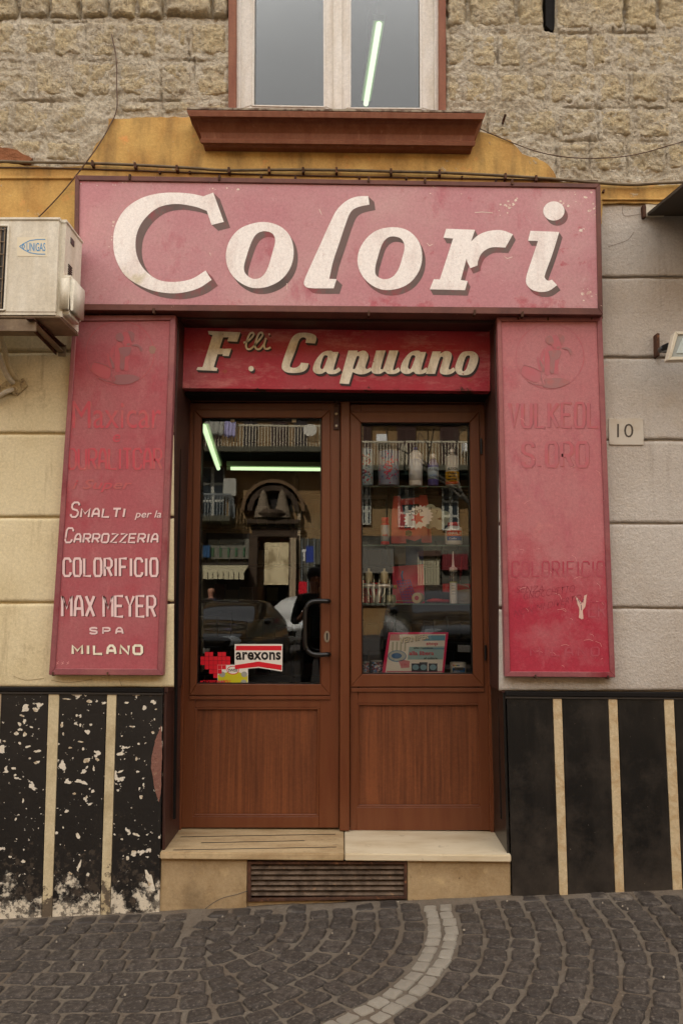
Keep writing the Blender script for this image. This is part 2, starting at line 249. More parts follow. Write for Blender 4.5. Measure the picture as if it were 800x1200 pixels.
def ring(o, i, yf, yb, bev=.002):
    """mitred frame between an outer and an inner pixel quad; each member is a prism"""
    bm = bmesh.new()
    for k in range(4):
        q = [o[k], o[(k+1) % 4], i[(k+1) % 4], i[k]]
        slab(q, yf, yb, bev, bm)
    return bm
def tube(pts, r, bm=None, n=8, cap=True):
    b = bm if bm is not None else bmesh.new(); rings = []
    for i, p in enumerate(pts):
        t = (pts[min(i+1, len(pts)-1)] - pts[max(i-1, 0)]).normalized()
        u = t.cross(Vector((0, 0, 1)) if abs(t.z) < .9 else Vector((0, 1, 0))).normalized(); v = t.cross(u)
        rr = r[i] if isinstance(r, (list, tuple)) else r
        rings.append([b.verts.new(p + u*math.cos(2*math.pi*k/n)*rr + v*math.sin(2*math.pi*k/n)*rr) for k in range(n)])
    for a, c in zip(rings, rings[1:]):
        for k in range(n): b.faces.new([a[k], a[(k+1) % n], c[(k+1) % n], c[k]])
    if cap: b.faces.new(rings[0][::-1]); b.faces.new(rings[-1])
    return b
def smoothpts(pts, k=6):
    out = []
    for i in range(len(pts)-1):
        p0, p1, p2, p3 = pts[max(i-1, 0)], pts[i], pts[i+1], pts[min(i+2, len(pts)-1)]
        for j in range(k):
            t = j/k; out.append(.5*((2*p1) + (p2-p0)*t + (2*p0-5*p1+4*p2-p3)*t*t + (3*p1-p0-3*p2+p3)*t**3))
    out.append(pts[-1]); return out
def lathe(prof, c, n=24, bm=None, sx=1, sy=1):
    b = bm if bm is not None else bmesh.new(); rings = []
    for r, z in prof:
        rings.append([b.verts.new((c[0]+math.cos(2*math.pi*k/n)*r*sx, c[1]+math.sin(2*math.pi*k/n)*r*sy, c[2]+z)) for k in range(n)])
    for a, d in zip(rings, rings[1:]):
        for k in range(n): b.faces.new([a[k], a[(k+1) % n], d[(k+1) % n], d[k]])
    b.faces.new(rings[0][::-1]); b.faces.new(rings[-1]); return b
def cat(loop, k=6):
    """closed loop of (x,y) or (x,y,1)=corner -> dense points"""
    n = len(loop); cs = [i for i in range(n) if len(loop[i]) == 3]
    Q = [Vector((p[0], p[1])) for p in loop]; out = []
    for i in range(n):
        j = (i+1) % n
        p1, p2 = Q[i], Q[j]; p0 = p1*2-p2 if i in cs else Q[i-1]; p3 = p2*2-p1 if j in cs else Q[(j+1) % n]
        if i in cs and j in cs: out.append(p1); continue
        for s in range(k):
            t = s/k; out.append(.5*((2*p1) + (p2-p0)*t + (2*p0-5*p1+4*p2-p3)*t*t + (3*p1-p0-3*p2+p3)*t**3))
    return [(v.x, v.y) for v in out]
def jag(loop, amp, step=4):
    out = []
    for i, p in enumerate(loop):
        q = loop[(i+1) % len(loop)]; d = math.hypot(q[0]-p[0], q[1]-p[1]); n = max(1, int(d/step)) if d < 700 else 1
        for s in range(n):
            t = s/n; a, b = p[0]+(q[0]-p[0])*t, p[1]+(q[1]-p[1])*t
            v = noise.noise_vector(Vector((a*.11, b*.11, 3))) + .6*noise.noise_vector(Vector((a*.35, b*.35, 7)))
            out.append((a+v.x*amp, b+v.y*amp))
    return out
def fillmesh(loops, mapper, ext=0.0, bm=None, dy=0):
    """filled shape with holes; mapper(x,y)->3D front; ext = thickness towards +y"""
    cu = bpy.data.curves.new('c', 'CURVE'); cu.dimensions = '2D'; cu.fill_mode = 'BOTH'
    for lp in loops:
        s = cu.splines.new('POLY'); s.points.add(len(lp)-1); s.use_cyclic_u = True
        for k, p in enumerate(lp): s.points[k].co = (p[0]*.01, -p[1]*.01, 0, 1)
    o = bpy.data.objects.new('c', cu); COL.objects.link(o)
    dg = bpy.context.evaluated_depsgraph_get(); me = bpy.data.meshes.new_from_object(o.evaluated_get(dg))
    bpy.data.objects.remove(o); bpy.data.curves.remove(cu)
    b = bmesh.new(); b.from_mesh(me); bpy.data.meshes.remove(me)
    bmesh.ops.remove_doubles(b, verts=b.verts[:], dist=1e-5)
    for v in b.verts: v.co = mapper(v.co.x*100, -v.co.y*100) + Vector((0, dy, 0))
    if ext:
        r = bmesh.ops.extrude_face_region(b, geom=b.faces[:])
        for g in r['geom']:
            if isinstance(g, bmesh.types.BMVert): g.co.y += ext
    if bm is None: return b
    m = bpy.data.meshes.new('t'); b.to_mesh(m); b.free(); bm.from_mesh(m); bpy.data.meshes.remove(m); return bm
def textmesh(body, mapper, shear=0, bold=0, space=1.0, bm=None, dy=0, flat=False):
    """text laid out then normalised to u,v in 0..1 (v down) and mapped"""
    cu = bpy.data.curves.new('t', 'FONT'); cu.body = body; cu.shear = shear; cu.offset = bold; cu.space_character = space
    cu.align_x = 'LEFT'; cu.resolution_u = 3; cu.fill_mode = 'BOTH'
    o = bpy.data.objects.new('t', cu); COL.objects.link(o)
    dg = bpy.context.evaluated_depsgraph_get(); me = bpy.data.meshes.new_from_object(o.evaluated_get(dg))
    bpy.data.objects.remove(o); bpy.data.curves.remove(cu)
    b = bmesh.new(); b.from_mesh(me); bpy.data.meshes.remove(me)
    xs = [v.co.x for v in b.verts]; ys = [v.co.y for v in b.verts]
    x0, x1, y0, y1 = min(xs), max(xs), min(ys), max(ys)
    for v in b.verts: v.co = mapper((v.co.x-x0)/(x1-x0), 1-(v.co.y-y0)/(y1-y0)) + Vector((0, dy, 0))
    if bm is None: return b
    m = bpy.data.meshes.new('t'); b.to_mesh(m); b.free(); bm.from_mesh(m); bpy.data.meshes.remove(m); return bm
def pquad(q, y):
    """u,v -> pixel quad (TL,TR,BR,BL) on plane y"""
    def f(u, v):
        a = (q[0][0]+(q[1][0]-q[0][0])*u, q[0][1]+(q[1][1]-q[0][1])*u); b = (q[3][0]+(q[2][0]-q[3][0])*u, q[3][1]+(q[2][1]-q[3][1])*u)
        return P(a[0]+(b[0]-a[0])*v, a[1]+(b[1]-a[1])*v, y)
    return f
def wquad(tl, tr, br, bl):
    tl, tr, br, bl = map(Vector, (tl, tr, br, bl))
    return lambda u, v: (tl.lerp(tr, u)).lerp(bl.lerp(br, u), v)
def strokes(lines, wd, mapper, dy=0, bm=None, ext=0):
    """thick polylines (pen strokes) in a flat drawing, mapped"""
    b = bm if bm is not None else bmesh.new(); k = 0
    for ln in lines:
        pts = [Vector(p) for p in ln]; Lr = []
        for i, p in enumerate(pts):
            t = (pts[min(i+1, len(pts)-1)] - pts[max(i-1, 0)]).normalized(); nn = Vector((-t.y, t.x))*wd/2; Lr.append((p+nn, p-nn))
        k += 1
        vs = [(b.verts.new(mapper(a.x, a.y)+Vector((0, dy-k*.00002, 0))), b.verts.new(mapper(c.x, c.y)+Vector((0, dy-k*.00002, 0)))) for a, c in Lr]
        for (a, c), (d, e) in zip(vs, vs[1:]): b.faces.new([a, c, e, d])
    return b
def pempty(name, loc, parent, label=None):
    o = bpy.data.objects.new(name, None); COL.objects.link(o); o.parent = parent; o.location = Vector(loc)-wpos(parent); o.empty_display_size = .05
    if label: o['label'] = label
    return o
def single(name, bm, mat, loc, label, cat_, group=None, smooth=False):
    o = put(name, bm, mat, smooth=smooth); loc = Vector(loc); o.data.transform(Matrix.Translation(-loc)); o.location = loc
    return tagit(o, label, cat_, group)
# =================== GROUND ===================
def gpt(x, y, dz=0): return Vector((x, y, GZ(x)+dz))
def gsheet(name, x0, x1, y0, y1, dz, mat):
    bm = bmesh.new(); bm.faces.new([bm.verts.new(gpt(a, b, dz)) for a, b in ((x0, y0), (x1, y0), (x1, y1), (x0, y1))])
    return put(name, bm, mat)
tagit(gsheet('ground', -220, 220, -220, 220, -.16, m_road), kind='structure')
pav = thing('pavement', gpt(0, -1, 0), None, None); pav['kind'] = 'structure'
bm = bmesh.new()       # grit bed between the stones, gently uneven
nx, ny = 200, 80; gv = []
for j in range(ny+1):
    row = []
    for i in range(nx+1):
        x, y = -4+8*i/nx, .02-2.82*j/ny
        row.append(bm.verts.new(gpt(x, y, .004*noise.noise(Vector((x*5, y*5, 0)))+.003*noise.noise(Vector((x*22, y*22, 4))) + .010*max(0, 1+y/.14 if y > -.14 else 0))))
    gv.append(row)
for j in range(ny):
    for i in range(nx): bm.faces.new([gv[j][i], gv[j][i+1], gv[j+1][i+1], gv[j+1][i]])
put('joint_bed', bm, m_joint, pav, smooth=True)
put('kerb', prism([gpt(-14, -2.8, .01), gpt(14, -2.8, .01), gpt(14, -2.8, -.16), gpt(-14, -2.8, -.16)], [gpt(-14, -2.96, .01), gpt(14, -2.96, .01), gpt(14, -2.96, -.16), gpt(-14, -2.96, -.16)], .01), m_riser, pav)
for sx in (-1, 1):
    put('far_paving', prism([gpt(4*sx, .02, 0), gpt(14*sx, .02, 0), gpt(14*sx, -2.8, 0), gpt(4*sx, -2.8, 0)][::sx], [gpt(4*sx, .02, -.15), gpt(14*sx, .02, -.15), gpt(14*sx, -2.8, -.15), gpt(4*sx, -2.8, -.15)][::sx]), m_joint, pav)
# cobbles: rings about a centre by the wall, rows flattening out to the left
PX, PY = -.62, -.22
def ringpt(ph, s):
    """ring radius ph, arc length s measured from the wall-normal... returns x,y"""
    q = math.pi/2*ph
    if s < 0: return PX+ph, PY-s                       # towards and past the wall line
    if s < q:
        a = s/ph; return PX+ph*math.cos(a), PY-ph*math.sin(a)
    return PX-(s-q), PY-ph+.10*math.sin(min((s-q), 2.2)*1.1)*min(1, (s-q))
def cobmesh(seed):
    rnd = random.Random(seed); b = bmesh.new(); n = 16; base = []
    for k in range(n):
        a = 2*math.pi*k/n+.26; c, s = math.cos(a), math.sin(a); e = rnd.uniform(.22, .34)
        base.append((math.copysign(abs(c)**e, c)*.5*(1+rnd.uniform(-.10, .10)), math.copysign(abs(s)**e, s)*.5*(1+rnd.uniform(-.07, .07))))
    t0 = (rnd.uniform(-.12, .12), rnd.uniform(-.12, .12)); rings = []
    for sc, z in ((1.0, -.9), (1.0, -.1), (.965, .16), (.88, .28), (.68, .34), (.45, .36), (.2, .37)):
        rings.append([b.verts.new((x*sc, y*sc, z + (t0[0]*x+t0[1]*y)*(z > 0) + rnd.uniform(-.05, .05)*(sc < .96))) for x, y in base])
    for a, c in zip(rings, rings[1:]):
        for k in range(n): b.faces.new([a[k], a[(k+1) % n], c[(k+1) % n], c[k]])
    b.faces.new(rings[-1]); me = bpy.data.meshes.new('cobblestone'); b.to_mesh(me); b.free()
    for p in me.polygons: p.use_smooth = True
    me.materials.append(m_cob); return me
cobs = [cobmesh(i) for i in range(14)]; wcobs = []
for c in cobs[:6]:
    c = c.copy(); c.name = 'white_cobblestone'; c.materials.clear(); c.materials.append(m_wcob); wcobs.append(c)
rnd = random.Random(3); stones = []
ph = .10; ridx = 0
WR = 1.0; 
rings_r = []
r_ = .11
while r_ < 5.2:
    if abs(r_-WR) < .085 and not any(w for _, w, _ in rings_r): rings_r += [(WR-.032, True, .062), (WR+.032, True, .062)]; r_ = WR+.062+.052
    else: rings_r.append((r_, False, .095)); r_ += .097
for ri, (ph, white, wd) in enumerate(rings_r):
    s = -.5+rnd.uniform(0, .1); smax = math.pi/2*ph+3.6
    while s < smax:
        ln = rnd.uniform(.062, .078) if white else rnd.uniform(.085, .115)
        x, y = ringpt(ph, s+ln/2); x2, y2 = ringpt(ph, s+ln/2+.01)
        if -4 < x < 4 and -2.75 < y < -.035:
            ang = math.atan2(y2-y, x2-x) + rnd.uniform(-.09, .09)
            px_ = None; v = ROT.transposed() @ (gpt(x, y)-CAM)
            inv = v.z < 0 and -20 < 400+FPX*v.x/-v.z < 820 and 600-FPX*v.y/-v.z < 1225
            stones.append((inv, white, x, y, ang, ln, wd))
        s += ln+.001
for yy_ in (-.075, -.168, -.262):
    x = PX-.06
    while x > -4:
        ln = rnd.uniform(.085, .115); v = ROT.transposed() @ (gpt(x-ln/2, yy_)-CAM)
        stones.append((400+FPX*v.x/-v.z > -20, False, x-ln/2, yy_+.01*math.sin(x*4), rnd.uniform(-.08, .08), ln, .09)); x -= ln
for x_, y_ in ((-.56, -.07), (-.46, -.06), (-.36, -.08), (-.60, -.17), (-.50, -.165), (-.40, -.19), (-.60, -.255)): stones.append((True, False, x_, y_, rnd.uniform(-.4, .4), .09, .085))
stuffbm = bmesh.new(); nvis = 0
for (inv, white, x, y, ang, ln, wd) in sorted(stones, key=lambda s: (not s[0], s[3])):
    me = rnd.choice(wcobs if white else cobs)
    k = .89 if not white else .88
    sx, sy, sz = ln*k*rnd.uniform(.93, 1.04), wd*k*rnd.uniform(.93, 1.05), rnd.uniform(.022, .036)*(.7 if white else 1)
    slope = math.atan(GS)
    mtx = Matrix.Translation(gpt(x+rnd.uniform(-.004, .004), y+rnd.uniform(-.004, .004), .0)) @ Matrix.Rotation(-slope, 4, 'Y') @ Matrix.Rotation(ang, 4, 'Z') @ Matrix.Rotation(rnd.uniform(-.04, .04), 4, 'X') @ Matrix.Diagonal((sx, sy, sz, 1))
    lim = 300
    if inv and nvis < lim:
        nvis += 1
        o = bpy.data.objects.new('white_cobblestone' if white else 'cobblestone', me); COL.objects.link(o); o.parent = pav
        o.matrix_parent_inverse = Matrix.Translation(-pav.location); o.matrix_basis = mtx
    else:
        t = me.copy(); t.transform(mtx); t.materials.clear(); t.materials.append(m_cob); stuffbm.from_mesh(t); bpy.data.meshes.remove(t)
o = put('cobble_field', stuffbm, m_cob, pav, smooth=True); o['kind'] = 'stuff'
lb = bmesh.new(); rl = random.Random(77)
for k in range(36):
    x, y = rl.uniform(-1.9, 1.9), -.03-abs(rl.gauss(0, .45)); s_ = rl.uniform(.0015, .004); a = rl.uniform(0, 3)
    if y < -1.4: continue
    b4 = [gpt(x+s_*math.cos(a+q*1.57)*rl.uniform(.6, 1.3), y+s_*math.sin(a+q*1.57)*rl.uniform(.6, 1.3), .012) for q in range(4)]
    prism([v+Vector((0, 0, .002)) for v in b4], [v-Vector((0, 0, .004)) for v in b4], 0, lb)
o = put('litter', lb, M('pale_litter', (160, 150, 134), .8), None); tagit(o, 'tiny pale crumbs of litter scattered over the cobbles', 'litter', kind='stuff')
print('cobbles in view', nvis, 'all', len(stones))

m_flake = M('bare_plaster_flake', (212, 204, 186), .9, [dict(c=(176, 158, 130), s=40, lo=.5, hi=.62)], [(80, .002)])
# =================== SHOP BUILDING ===================
HB = 13.0
bld = thing('shop_building', (0, .3, GZ(0)), 'old building of bare stone and ochre plaster with cream and grey lower walls', 'building')
RQ = [(206, 368), (582, 373), (598, 1003), (188, 1003)]       # opening of the door recess on the wall face
def XL(y): a, b = P(206, 368, 0), P(188, 1003, 0); return a.x+(b.x-a.x)*(a.z-y)/(a.z-b.z)
rz = P(394, 370, 0).z; wl, wr, wb = P(272, 60, 0).x, P(517, 60, 0).x, P(394, 132, 0).z; wt = wb+1.5
xl_, xr_ = P(206, 368, 0).x, P(582, 373, 0).x; xlb, xrb = P(188, 1003, 0).x, P(598, 1003, 0).x
zb = GZ(0)-.4
bm = bmesh.new()
W0, W1 = .12, .36
def zbox(x0, x1, z0, z1, y0=W0, y1=W1, b=bm): box(x0, x1, y0, y1, z0, z1, 0, b)
prism([Vector((-14, W0, zb)), Vector((xlb, W0, zb)), Vector((xl_, W0, rz)), Vector((-14, W0, rz))], [Vector((-14, W1, zb)), Vector((xlb, W1, zb)), Vector((xl_, W1, rz)), Vector((-14, W1, rz))], 0, bm)
prism([Vector((xrb, W0, zb)), Vector((14, W0, zb)), Vector((14, W0, rz)), Vector((xr_, W0, rz))], [Vector((xrb, W1, zb)), Vector((14, W1, zb)), Vector((14, W1, rz)), Vector((xr_, W1, rz))], 0, bm)
zbox(-14, 14, rz, wb); zbox(-14, wl, wb, wt); zbox(wr, 14, wb, wt); zbox(-14, 14, wt, HB)
put('wall_core', bm, m_wallcore, bld)
box_ = lambda *a, **k: box(*a, **k)
put('roof', box(-14, 14, W0, 7, HB, HB+.25, .01), m_wallcore, bld)
bm = bmesh.new(); box(-14, -13.7, W1, 7, zb, HB, 0, bm); box(13.7, 14, W1, 7, zb, HB, 0, bm); box(-14, 14, 7, 7.3, zb, HB, 0, bm)
put('outer_wall', bm, m_wallcore, bld)
put('upper_wall_face', box(-14, 14, .0, W0, P(400, -108, 0).z, HB-.01), m_mortar, bld)
for sg in (-1, 1): put('upper_wall_face', box(*sorted((P(400+579*sg, 60, 0).x, 14*sg)), .002, W0, P(400, 236, 0).z, P(400, -108, 0).z), m_mortar, bld)
rowsL = [(-28, 20, [-60, -22, 22, 57, 93, 127, 160, 191, 248, 269]), (25, 68, [-70, -26, 21, 61, 101, 138, 186, 221, 268]), (71, 114, [-62, -20, 39, 81, 136, 189, 228, 268]), (118, 158, [-80, -34, 14, 60, 104]), (162, 192, [-90, -40, 10, 52, 98]), (118, 136, [139, 190, 226, 268]), (-76, -32, [-70, -20, 34, 80, 130, 176, 222, 268])]
rowsR = [(-28, 34, [521, 548, 606, 637]), (-28, 36, [652, 733, 771, 830, 880]), (38, 80, [522, 550, 583, 612, 655, 691, 718, 757, 801, 850]), (83, 122, [522, 541, 583, 621, 642, 700, 737, 782, 840]), (126, 162, [572, 610, 655, 700, 742, 790, 850]), (165, 203, [652, 690, 735, 780, 840]), (-76, -32, [522, 570, 620, 668, 720, 770, 830])]
# mortar bed with real relief
def nf(x, z, s, sd=0): return noise.noise(Vector((x*s, z*s, sd)))
bm = bmesh.new(); V2 = {}
STR = []
def crackd(px, py):
    d = 9
    for (y0, y1, xs) in rowsL+rowsR:
        if not (y0-4 < py < y1+4) or not (xs[0]-4 < px < xs[-1]+4): continue
        for x in xs: d = min(d, abs(px-x-1.6*noise.noise(Vector((px*.1, py*.13, x)))))
        d = min(d, abs(py-y0-1.5*noise.noise(Vector((px*.07, 2, y0)))))
    return d
def mort(px, py):
    p = P(px, py, 0); x, z = p.x, p.z
    d = .010*nf(x, z, 5)+.010*nf(x, z, 14, 3)+.007*nf(x, z, 34, 5)+.005*nf(x, z, 80, 9)
    deep = max(0, min(1, (30-py)/16)) if py > -30 else 1
    d += .006*(1-abs(nf(x, z, 26, 11))*3)
    cd_ = crackd(px, py); ck = .8*max(0, 1-cd_/1.5)*max(0, min(1, .2+2.2*nf(x, z, 4, 21)))
    hole = 1 if (636 < px < 652 and py < 37) else (.8 if 722 < px < 740 and py < 4 else 0)
    return Vector((x, .002+.030*deep-d*.8+.026*ck+.07*hole, z))
sx_, sy_ = 1.7, 1.7
nxs, nys = int(1160/sx_), int(330/sy_)
for j in range(nys+1):
    for i in range(nxs+1):
        V2[i, j] = bm.verts.new(mort(-180+i*sx_, -110+j*sy_))
for j in range(nys):
    for i in range(nxs):
        cx_, cy_ = -180+(i+.5)*sx_, -110+(j+.5)*sy_
        if 271 < cx_ < 519 and cy_ < 134: continue
        bm.faces.new([V2[i, j], V2[i+1, j], V2[i+1, j+1], V2[i, j+1]])
put('mortar_bed', bm, m_mortar, bld, smooth=True)
# tuff stones
rnd = random.Random(11)
for rows in (rowsL, rowsR):
    for (y0, y1, xs) in rows:
        for a, c in zip(xs, xs[1:]):
            gp = .9; a2, c2 = a+gp+rnd.uniform(0, 1.2), c-gp-rnd.uniform(0, 1.2); t0, t1 = y0+rnd.uniform(0, 3), y1-rnd.uniform(0, 3)
            sd = rnd.uniform(0, 50); nx, ny = max(6, int((c2-a2)/1.6)), max(6, int((t1-t0)/1.6)); b = bmesh.new(); g = []
            prot = rnd.uniform(.001, .007)*(1 if y0 > 0 else 1.4)
            deepk = rnd.uniform(-.01, .01)
            for j in range(ny+1):
                rw = []
                for i in range(nx+1):
                    u, v = i/nx, j/ny
                    eu, ev = min(u, 1-u)*(c2-a2), min(v, 1-v)*(t1-t0)
                    px, py = a2+(c2-a2)*u, t0+(t1-t0)*v
                    ed = 1-math.exp(-min(eu, ev)/(1.3))
                    corner = max(0, 7-math.hypot(min(eu, 7)-7, min(ev, 7)-7) + 0)
                    wob = noise.noise_vector(Vector((px*.12, py*.12, sd)))
                    p = P(px+wob.x*2.6, py+wob.y*2.6, 0)
                    d = .008*noise.noise(Vector((p.x*11, p.z*11, sd)))+.009*noise.noise(Vector((p.x*30, p.z*30, sd)))+.006*noise.noise(Vector((p.x*75, p.z*75, sd)))+.007*(.3-abs(noise.noise(Vector((p.x*22, p.z*30, sd+9)))))
                    p.y = .045-(.045+prot+d+deepk*(u-.5))*ed
                    rw.append(b.verts.new(p))
                g.append(rw)
            for j in range(ny):
                for i in range(nx): b.faces.new([g[j][i], g[j][i+1], g[j+1][i+1], g[j+1][i]])
            put('stone_block', b, m_tuff, bld, smooth=True)
# black plates in two holes between stones: the shade inside, put in as colour
put('hole_shade', slab([(638, -20), (651, -20), (650, 33), (646, 37), (639, 30)], .050, .11, .002), m_black, bld)
put('hole_shade', slab([(724, -20), (740, -20), (738, 2), (726, 3)], .050, .11, .002), m_black, bld)
# ochre plaster band
oc = [(-300, 190), (-60, 192), (14, 191), (30, 194), (74, 196), (99, 194), (104, 187), (113, 168), (124, 157), (128, 139), (176, 137), (228, 137), (228, 150), (562, 154), (575, 158), (598, 165), (612, 180), (636, 188), (648, 200), (652, 212), (700, 216), (760, 217), (1000, 216), (1000, 239), (706, 238), (704, 262), (92, 262), (92, 300), (-300, 300)]
put('ochre_plaster', fillmesh([jag(oc, 1.5, 4)], lambda x, y: P(x, y, -.026), .05), m_ochre, bld)
put('exposed_render', fillmesh([jag([(-40, 178), (8, 172), (20, 176), (38, 186), (34, 190), (-40, 190)], 2)], lambda x, y: P(x, y, -.030), .05), m_brick, bld)
for q in ([(-300, 206), (86, 206), (86, 209), (-300, 209)], [(706, 232), (1000, 232), (1000, 234.5), (706, 234)]):
    put('plaster_moulding', slab(q, -.036, -.02, .002), m_ochre, bld)
# grey courses right, cream courses left, with open grooves
put('grey_backing', slab([(590, 238), (1000, 238), (1000, 812), (592, 812)], .004, .03, 0), m_grey, bld)
put('cream_backing', slab([(-300, 262), (205, 262), (192, 807), (-300, 807)], .004, .03, 0), m_cream, bld)
ys = [238, 325, 419, 515.5, 613.5, 712.5, 810]
def course(x0, x1, a, b, mat):
    n = 60; bm = bmesh.new(); top = []; bot = []
    for i in range(n+1):
        x = x0+(x1-x0)*i/n
        top.append((x, a+1.6+1.1*noise.noise(Vector((x*.03, a, 0))))); bot.append((x, b-1.0+1.0*noise.noise(Vector((x*.03, b, 5)))))
    rows = []
    for k, (t, yy) in enumerate(((0, .01), (.0, -.006), (.012, -.012), (.04, -.0125), (.35, -.0125), (.65, -.0125), (.96, -.0125), (.988, -.012), (1, -.006), (1, .01))):
        rows.append([bm.verts.new(P(tp[0], tp[1]+(bp[1]-tp[1])*t, yy)) for tp, bp in zip(top, bot)])
    for r0, r1 in zip(rows, rows[1:]):
        for i in range(n): bm.faces.new([r0[i], r0[i+1], r1[i+1], r1[i]])
    for side in (0, n):
        bm.faces.new([r[side] for r in rows])
    return put('plaster_course', bm, mat, bld, smooth=True)
for a, b in zip(ys, ys[1:]): course(584 if a > 300 else 700, 1000, a, b, m_grey)
ysl = [262, 316, 412, 508, 606, 706, 806]
for a, b in zip(ysl, ysl[1:]): course(-300, 204, a, b, m_cream)
for pts in ([(730, 238), (728.5, 248), (732, 253), (743, 252), (756, 250)], [(712, 289), (722, 286), (735, 281), (742, 272)]):
    put('hairline_crack', strokes([[tuple(v) for v in smoothpts([Vector(p) for p in pts], 3)]], .45, lambda a, b: P(a, b, -.0139)), solid('crack_grey', (112, 100, 90), .9), bld)
for pts in ([(140, 796), (143, 804)], [(16, 792), (30, 797), (52, 795)], [(60, 797), (80, 800), (108, 796)]):
    put('hairline_crack', strokes([[tuple(v) for v in smoothpts([Vector(p) for p in pts], 3)]], .45, lambda a, b: P(a, b, -.0139)), solid('crack_tan', (130, 108, 78), .9), bld)
# dado
def strips(L_, mat_s, mat_b, yb0, yb1, xt0, xt1, xb0, xb1, ytop, side):
    pass
def edge(xt, xb, yt, yb): return (xt, yt), (xb, yb)
def dado(bounds, ytop, ybot, mats, name, y):
    """bounds: list of (xtop,xbot) seams; mats alternates"""
    for k in range(len(bounds)-1):
        (a, a2), (c, c2) = bounds[k], bounds[k+1]; isb = mats[k]
        g = .35
        q = [(a+g, ytop), (c-g, ytop), (c2-g, ybot(c2)), (a2+g, ybot(a2))]
        put('pale_strip' if not isb else 'black_slab', slab(q, y-(.003 if not isb else 0), .02, .0012), isb or (m_stripL if name == 'L' else m_trav), bld)
gb = lambda x: 1080-34*x/800
gb = lambda x: 1077-35*x/800+4
BL = [(-262, -320), (-248, -305), (-188, -238), (-174, -223), (-128, -164), (-114, -148), (-71, -96), (-58, -82), (-8, -22), (2, -12), (57, 49), (70, 61), (125.5, 117.5), (137, 129), (191, 187)]
dado(BL, 811, gb, [None, m_blackL]*7, 'L', -.022)
BR_ = [(593, 600), (647, 655), (658, 665.5), (712, 720.5), (723, 731.5), (777, 788), (789, 799.5), (843, 857), (855, 869), (909, 926), (921, 938), (975, 995), (987, 1007)]
dado(BR_, 816, gb, [m_blackR, None]*6, 'R', -.022)
put('dado_cap', slab([(-300, 803), (191, 806.5), (191, 812), (-300, 808)], -.034, .02, .003), m_black, bld)
put('dado_cap', slab([(592, 810.5), (1000, 812.5), (1000, 819), (592, 816)], -.034, .02, .003), m_black, bld)
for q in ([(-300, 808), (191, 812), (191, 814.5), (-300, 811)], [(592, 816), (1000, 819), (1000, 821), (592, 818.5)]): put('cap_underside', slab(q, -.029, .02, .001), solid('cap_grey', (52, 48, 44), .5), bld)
FK = [(285, 142, 35, 6), (385, 153, 26, 14), (445, 160, 20, 10), (153, 188, 22, 18), (328, 212, 12, 10), (85, 250, 14, 22), (105, 237, 14, 22), (72, 288, 20, 16), (106, 293, 16, 24), (265, 252, 12, 22), (343, 253, 10, 14), (388, 252, 14, 10), (565, 260, 26, 7), (120, 345, 30, 8), (160, 365, 30, 12), (158, 412, 28, 14), (60, 438, 24, 10), (372, 404, 30, 20), (512, 376, 32, 18), (416, 400, 22, 14), (512, 452, 30, 8), (602, 560, 14, 20), (612, 508, 8, 14), (332, 724, 18, 28), (582, 398, 12, 18), (540, 158, 20, 8), (95, 213, 20, 8), (652, 285, 14, 12), (592, 333, 10, 10), (20, 322, 14, 8), (65, 467, 12, 10), (665, 186, 10, 8), (640, 915, 30, 90), (135, 262, 16, 8), (85, 330, 14, 10), (300, 350, 16, 8), (345, 325, 22, 8), (355, 355, 12, 14), (270, 290, 10, 10), (128, 395, 10, 8), (520, 300, 8, 6), (400, 440, 8, 26), (100, 575, 8, 20), (68, 655, 8, 18), (318, 545, 14, 10), (370, 560, 10, 14), (270, 690, 8, 10), (580, 720, 32, 12), (570, 800, 24, 26), (545, 820, 14, 20), (520, 740, 12, 8), (45, 815, 14, 10), (100, 835, 18, 14), (340, 850, 12, 50), (300, 885, 20, 10), (375, 890, 14, 16)]
for fx, fy, fw, fh in FK:
    rf = random.Random(fx*7+fy); n_ = 14; tl_ = rf.uniform(-.5, .5)
    lp_ = []
    for k in range(n_):
        a_ = 2*math.pi*k/n_; rr = rf.uniform(.6, 1.12); u_, v_ = math.cos(a_)*fw*.55*rr, math.sin(a_)*fh*.55*rr
        lp_.append(((fx+u_*math.cos(tl_)-v_*math.sin(tl_))/3.636, 780+(fy+u_*math.sin(tl_)+v_*math.cos(tl_))/3.636))
    put('bare_patch', fillmesh([lp_], lambda x, y: P(x, y, -.0228)), m_flake, bld)
# peeled reddish patch at left jamb
put('peeled_patch', fillmesh([jag([(189, 850), (182, 868), (178, 885), (177, 900), (181, 922), (186, 940), (188.6, 930), (190, 890)], .8, 3)], lambda x, y: P(x, y, -.0245), .004), M('peeled_pink_render', (122, 84, 72), .9, [dict(c=(150, 120, 100), s=40, lo=.55, hi=.7)], [(80, .003)]), bld)
# recess reveals, lintel
def reveal(top, bot, dx, name, mat, z0=None):
    (a, ya), (c, yc) = top, bot
    p, q = P(a, ya, -.008), P(c, yc, -.008)
    f = [p, Vector((p.x+dx, -.008, p.z)), Vector((q.x+dx, -.008, q.z)), q]
    return put(name, prism(f, [Vector((v.x, .37, v.z)) for v in f], .002), mat, bld)
reveal((206, 366), (192, 812), .018, 'shutter_guide', m_guide)
reveal((583, 371), (592, 812), -.018, 'shutter_guide', m_guide)
reveal((192, 812.5), (189, 1075), .012, 'jamb_lining', m_guide)
reveal((592, 812.5), (598.5, 1060), -.012, 'jamb_lining', m_blackR)
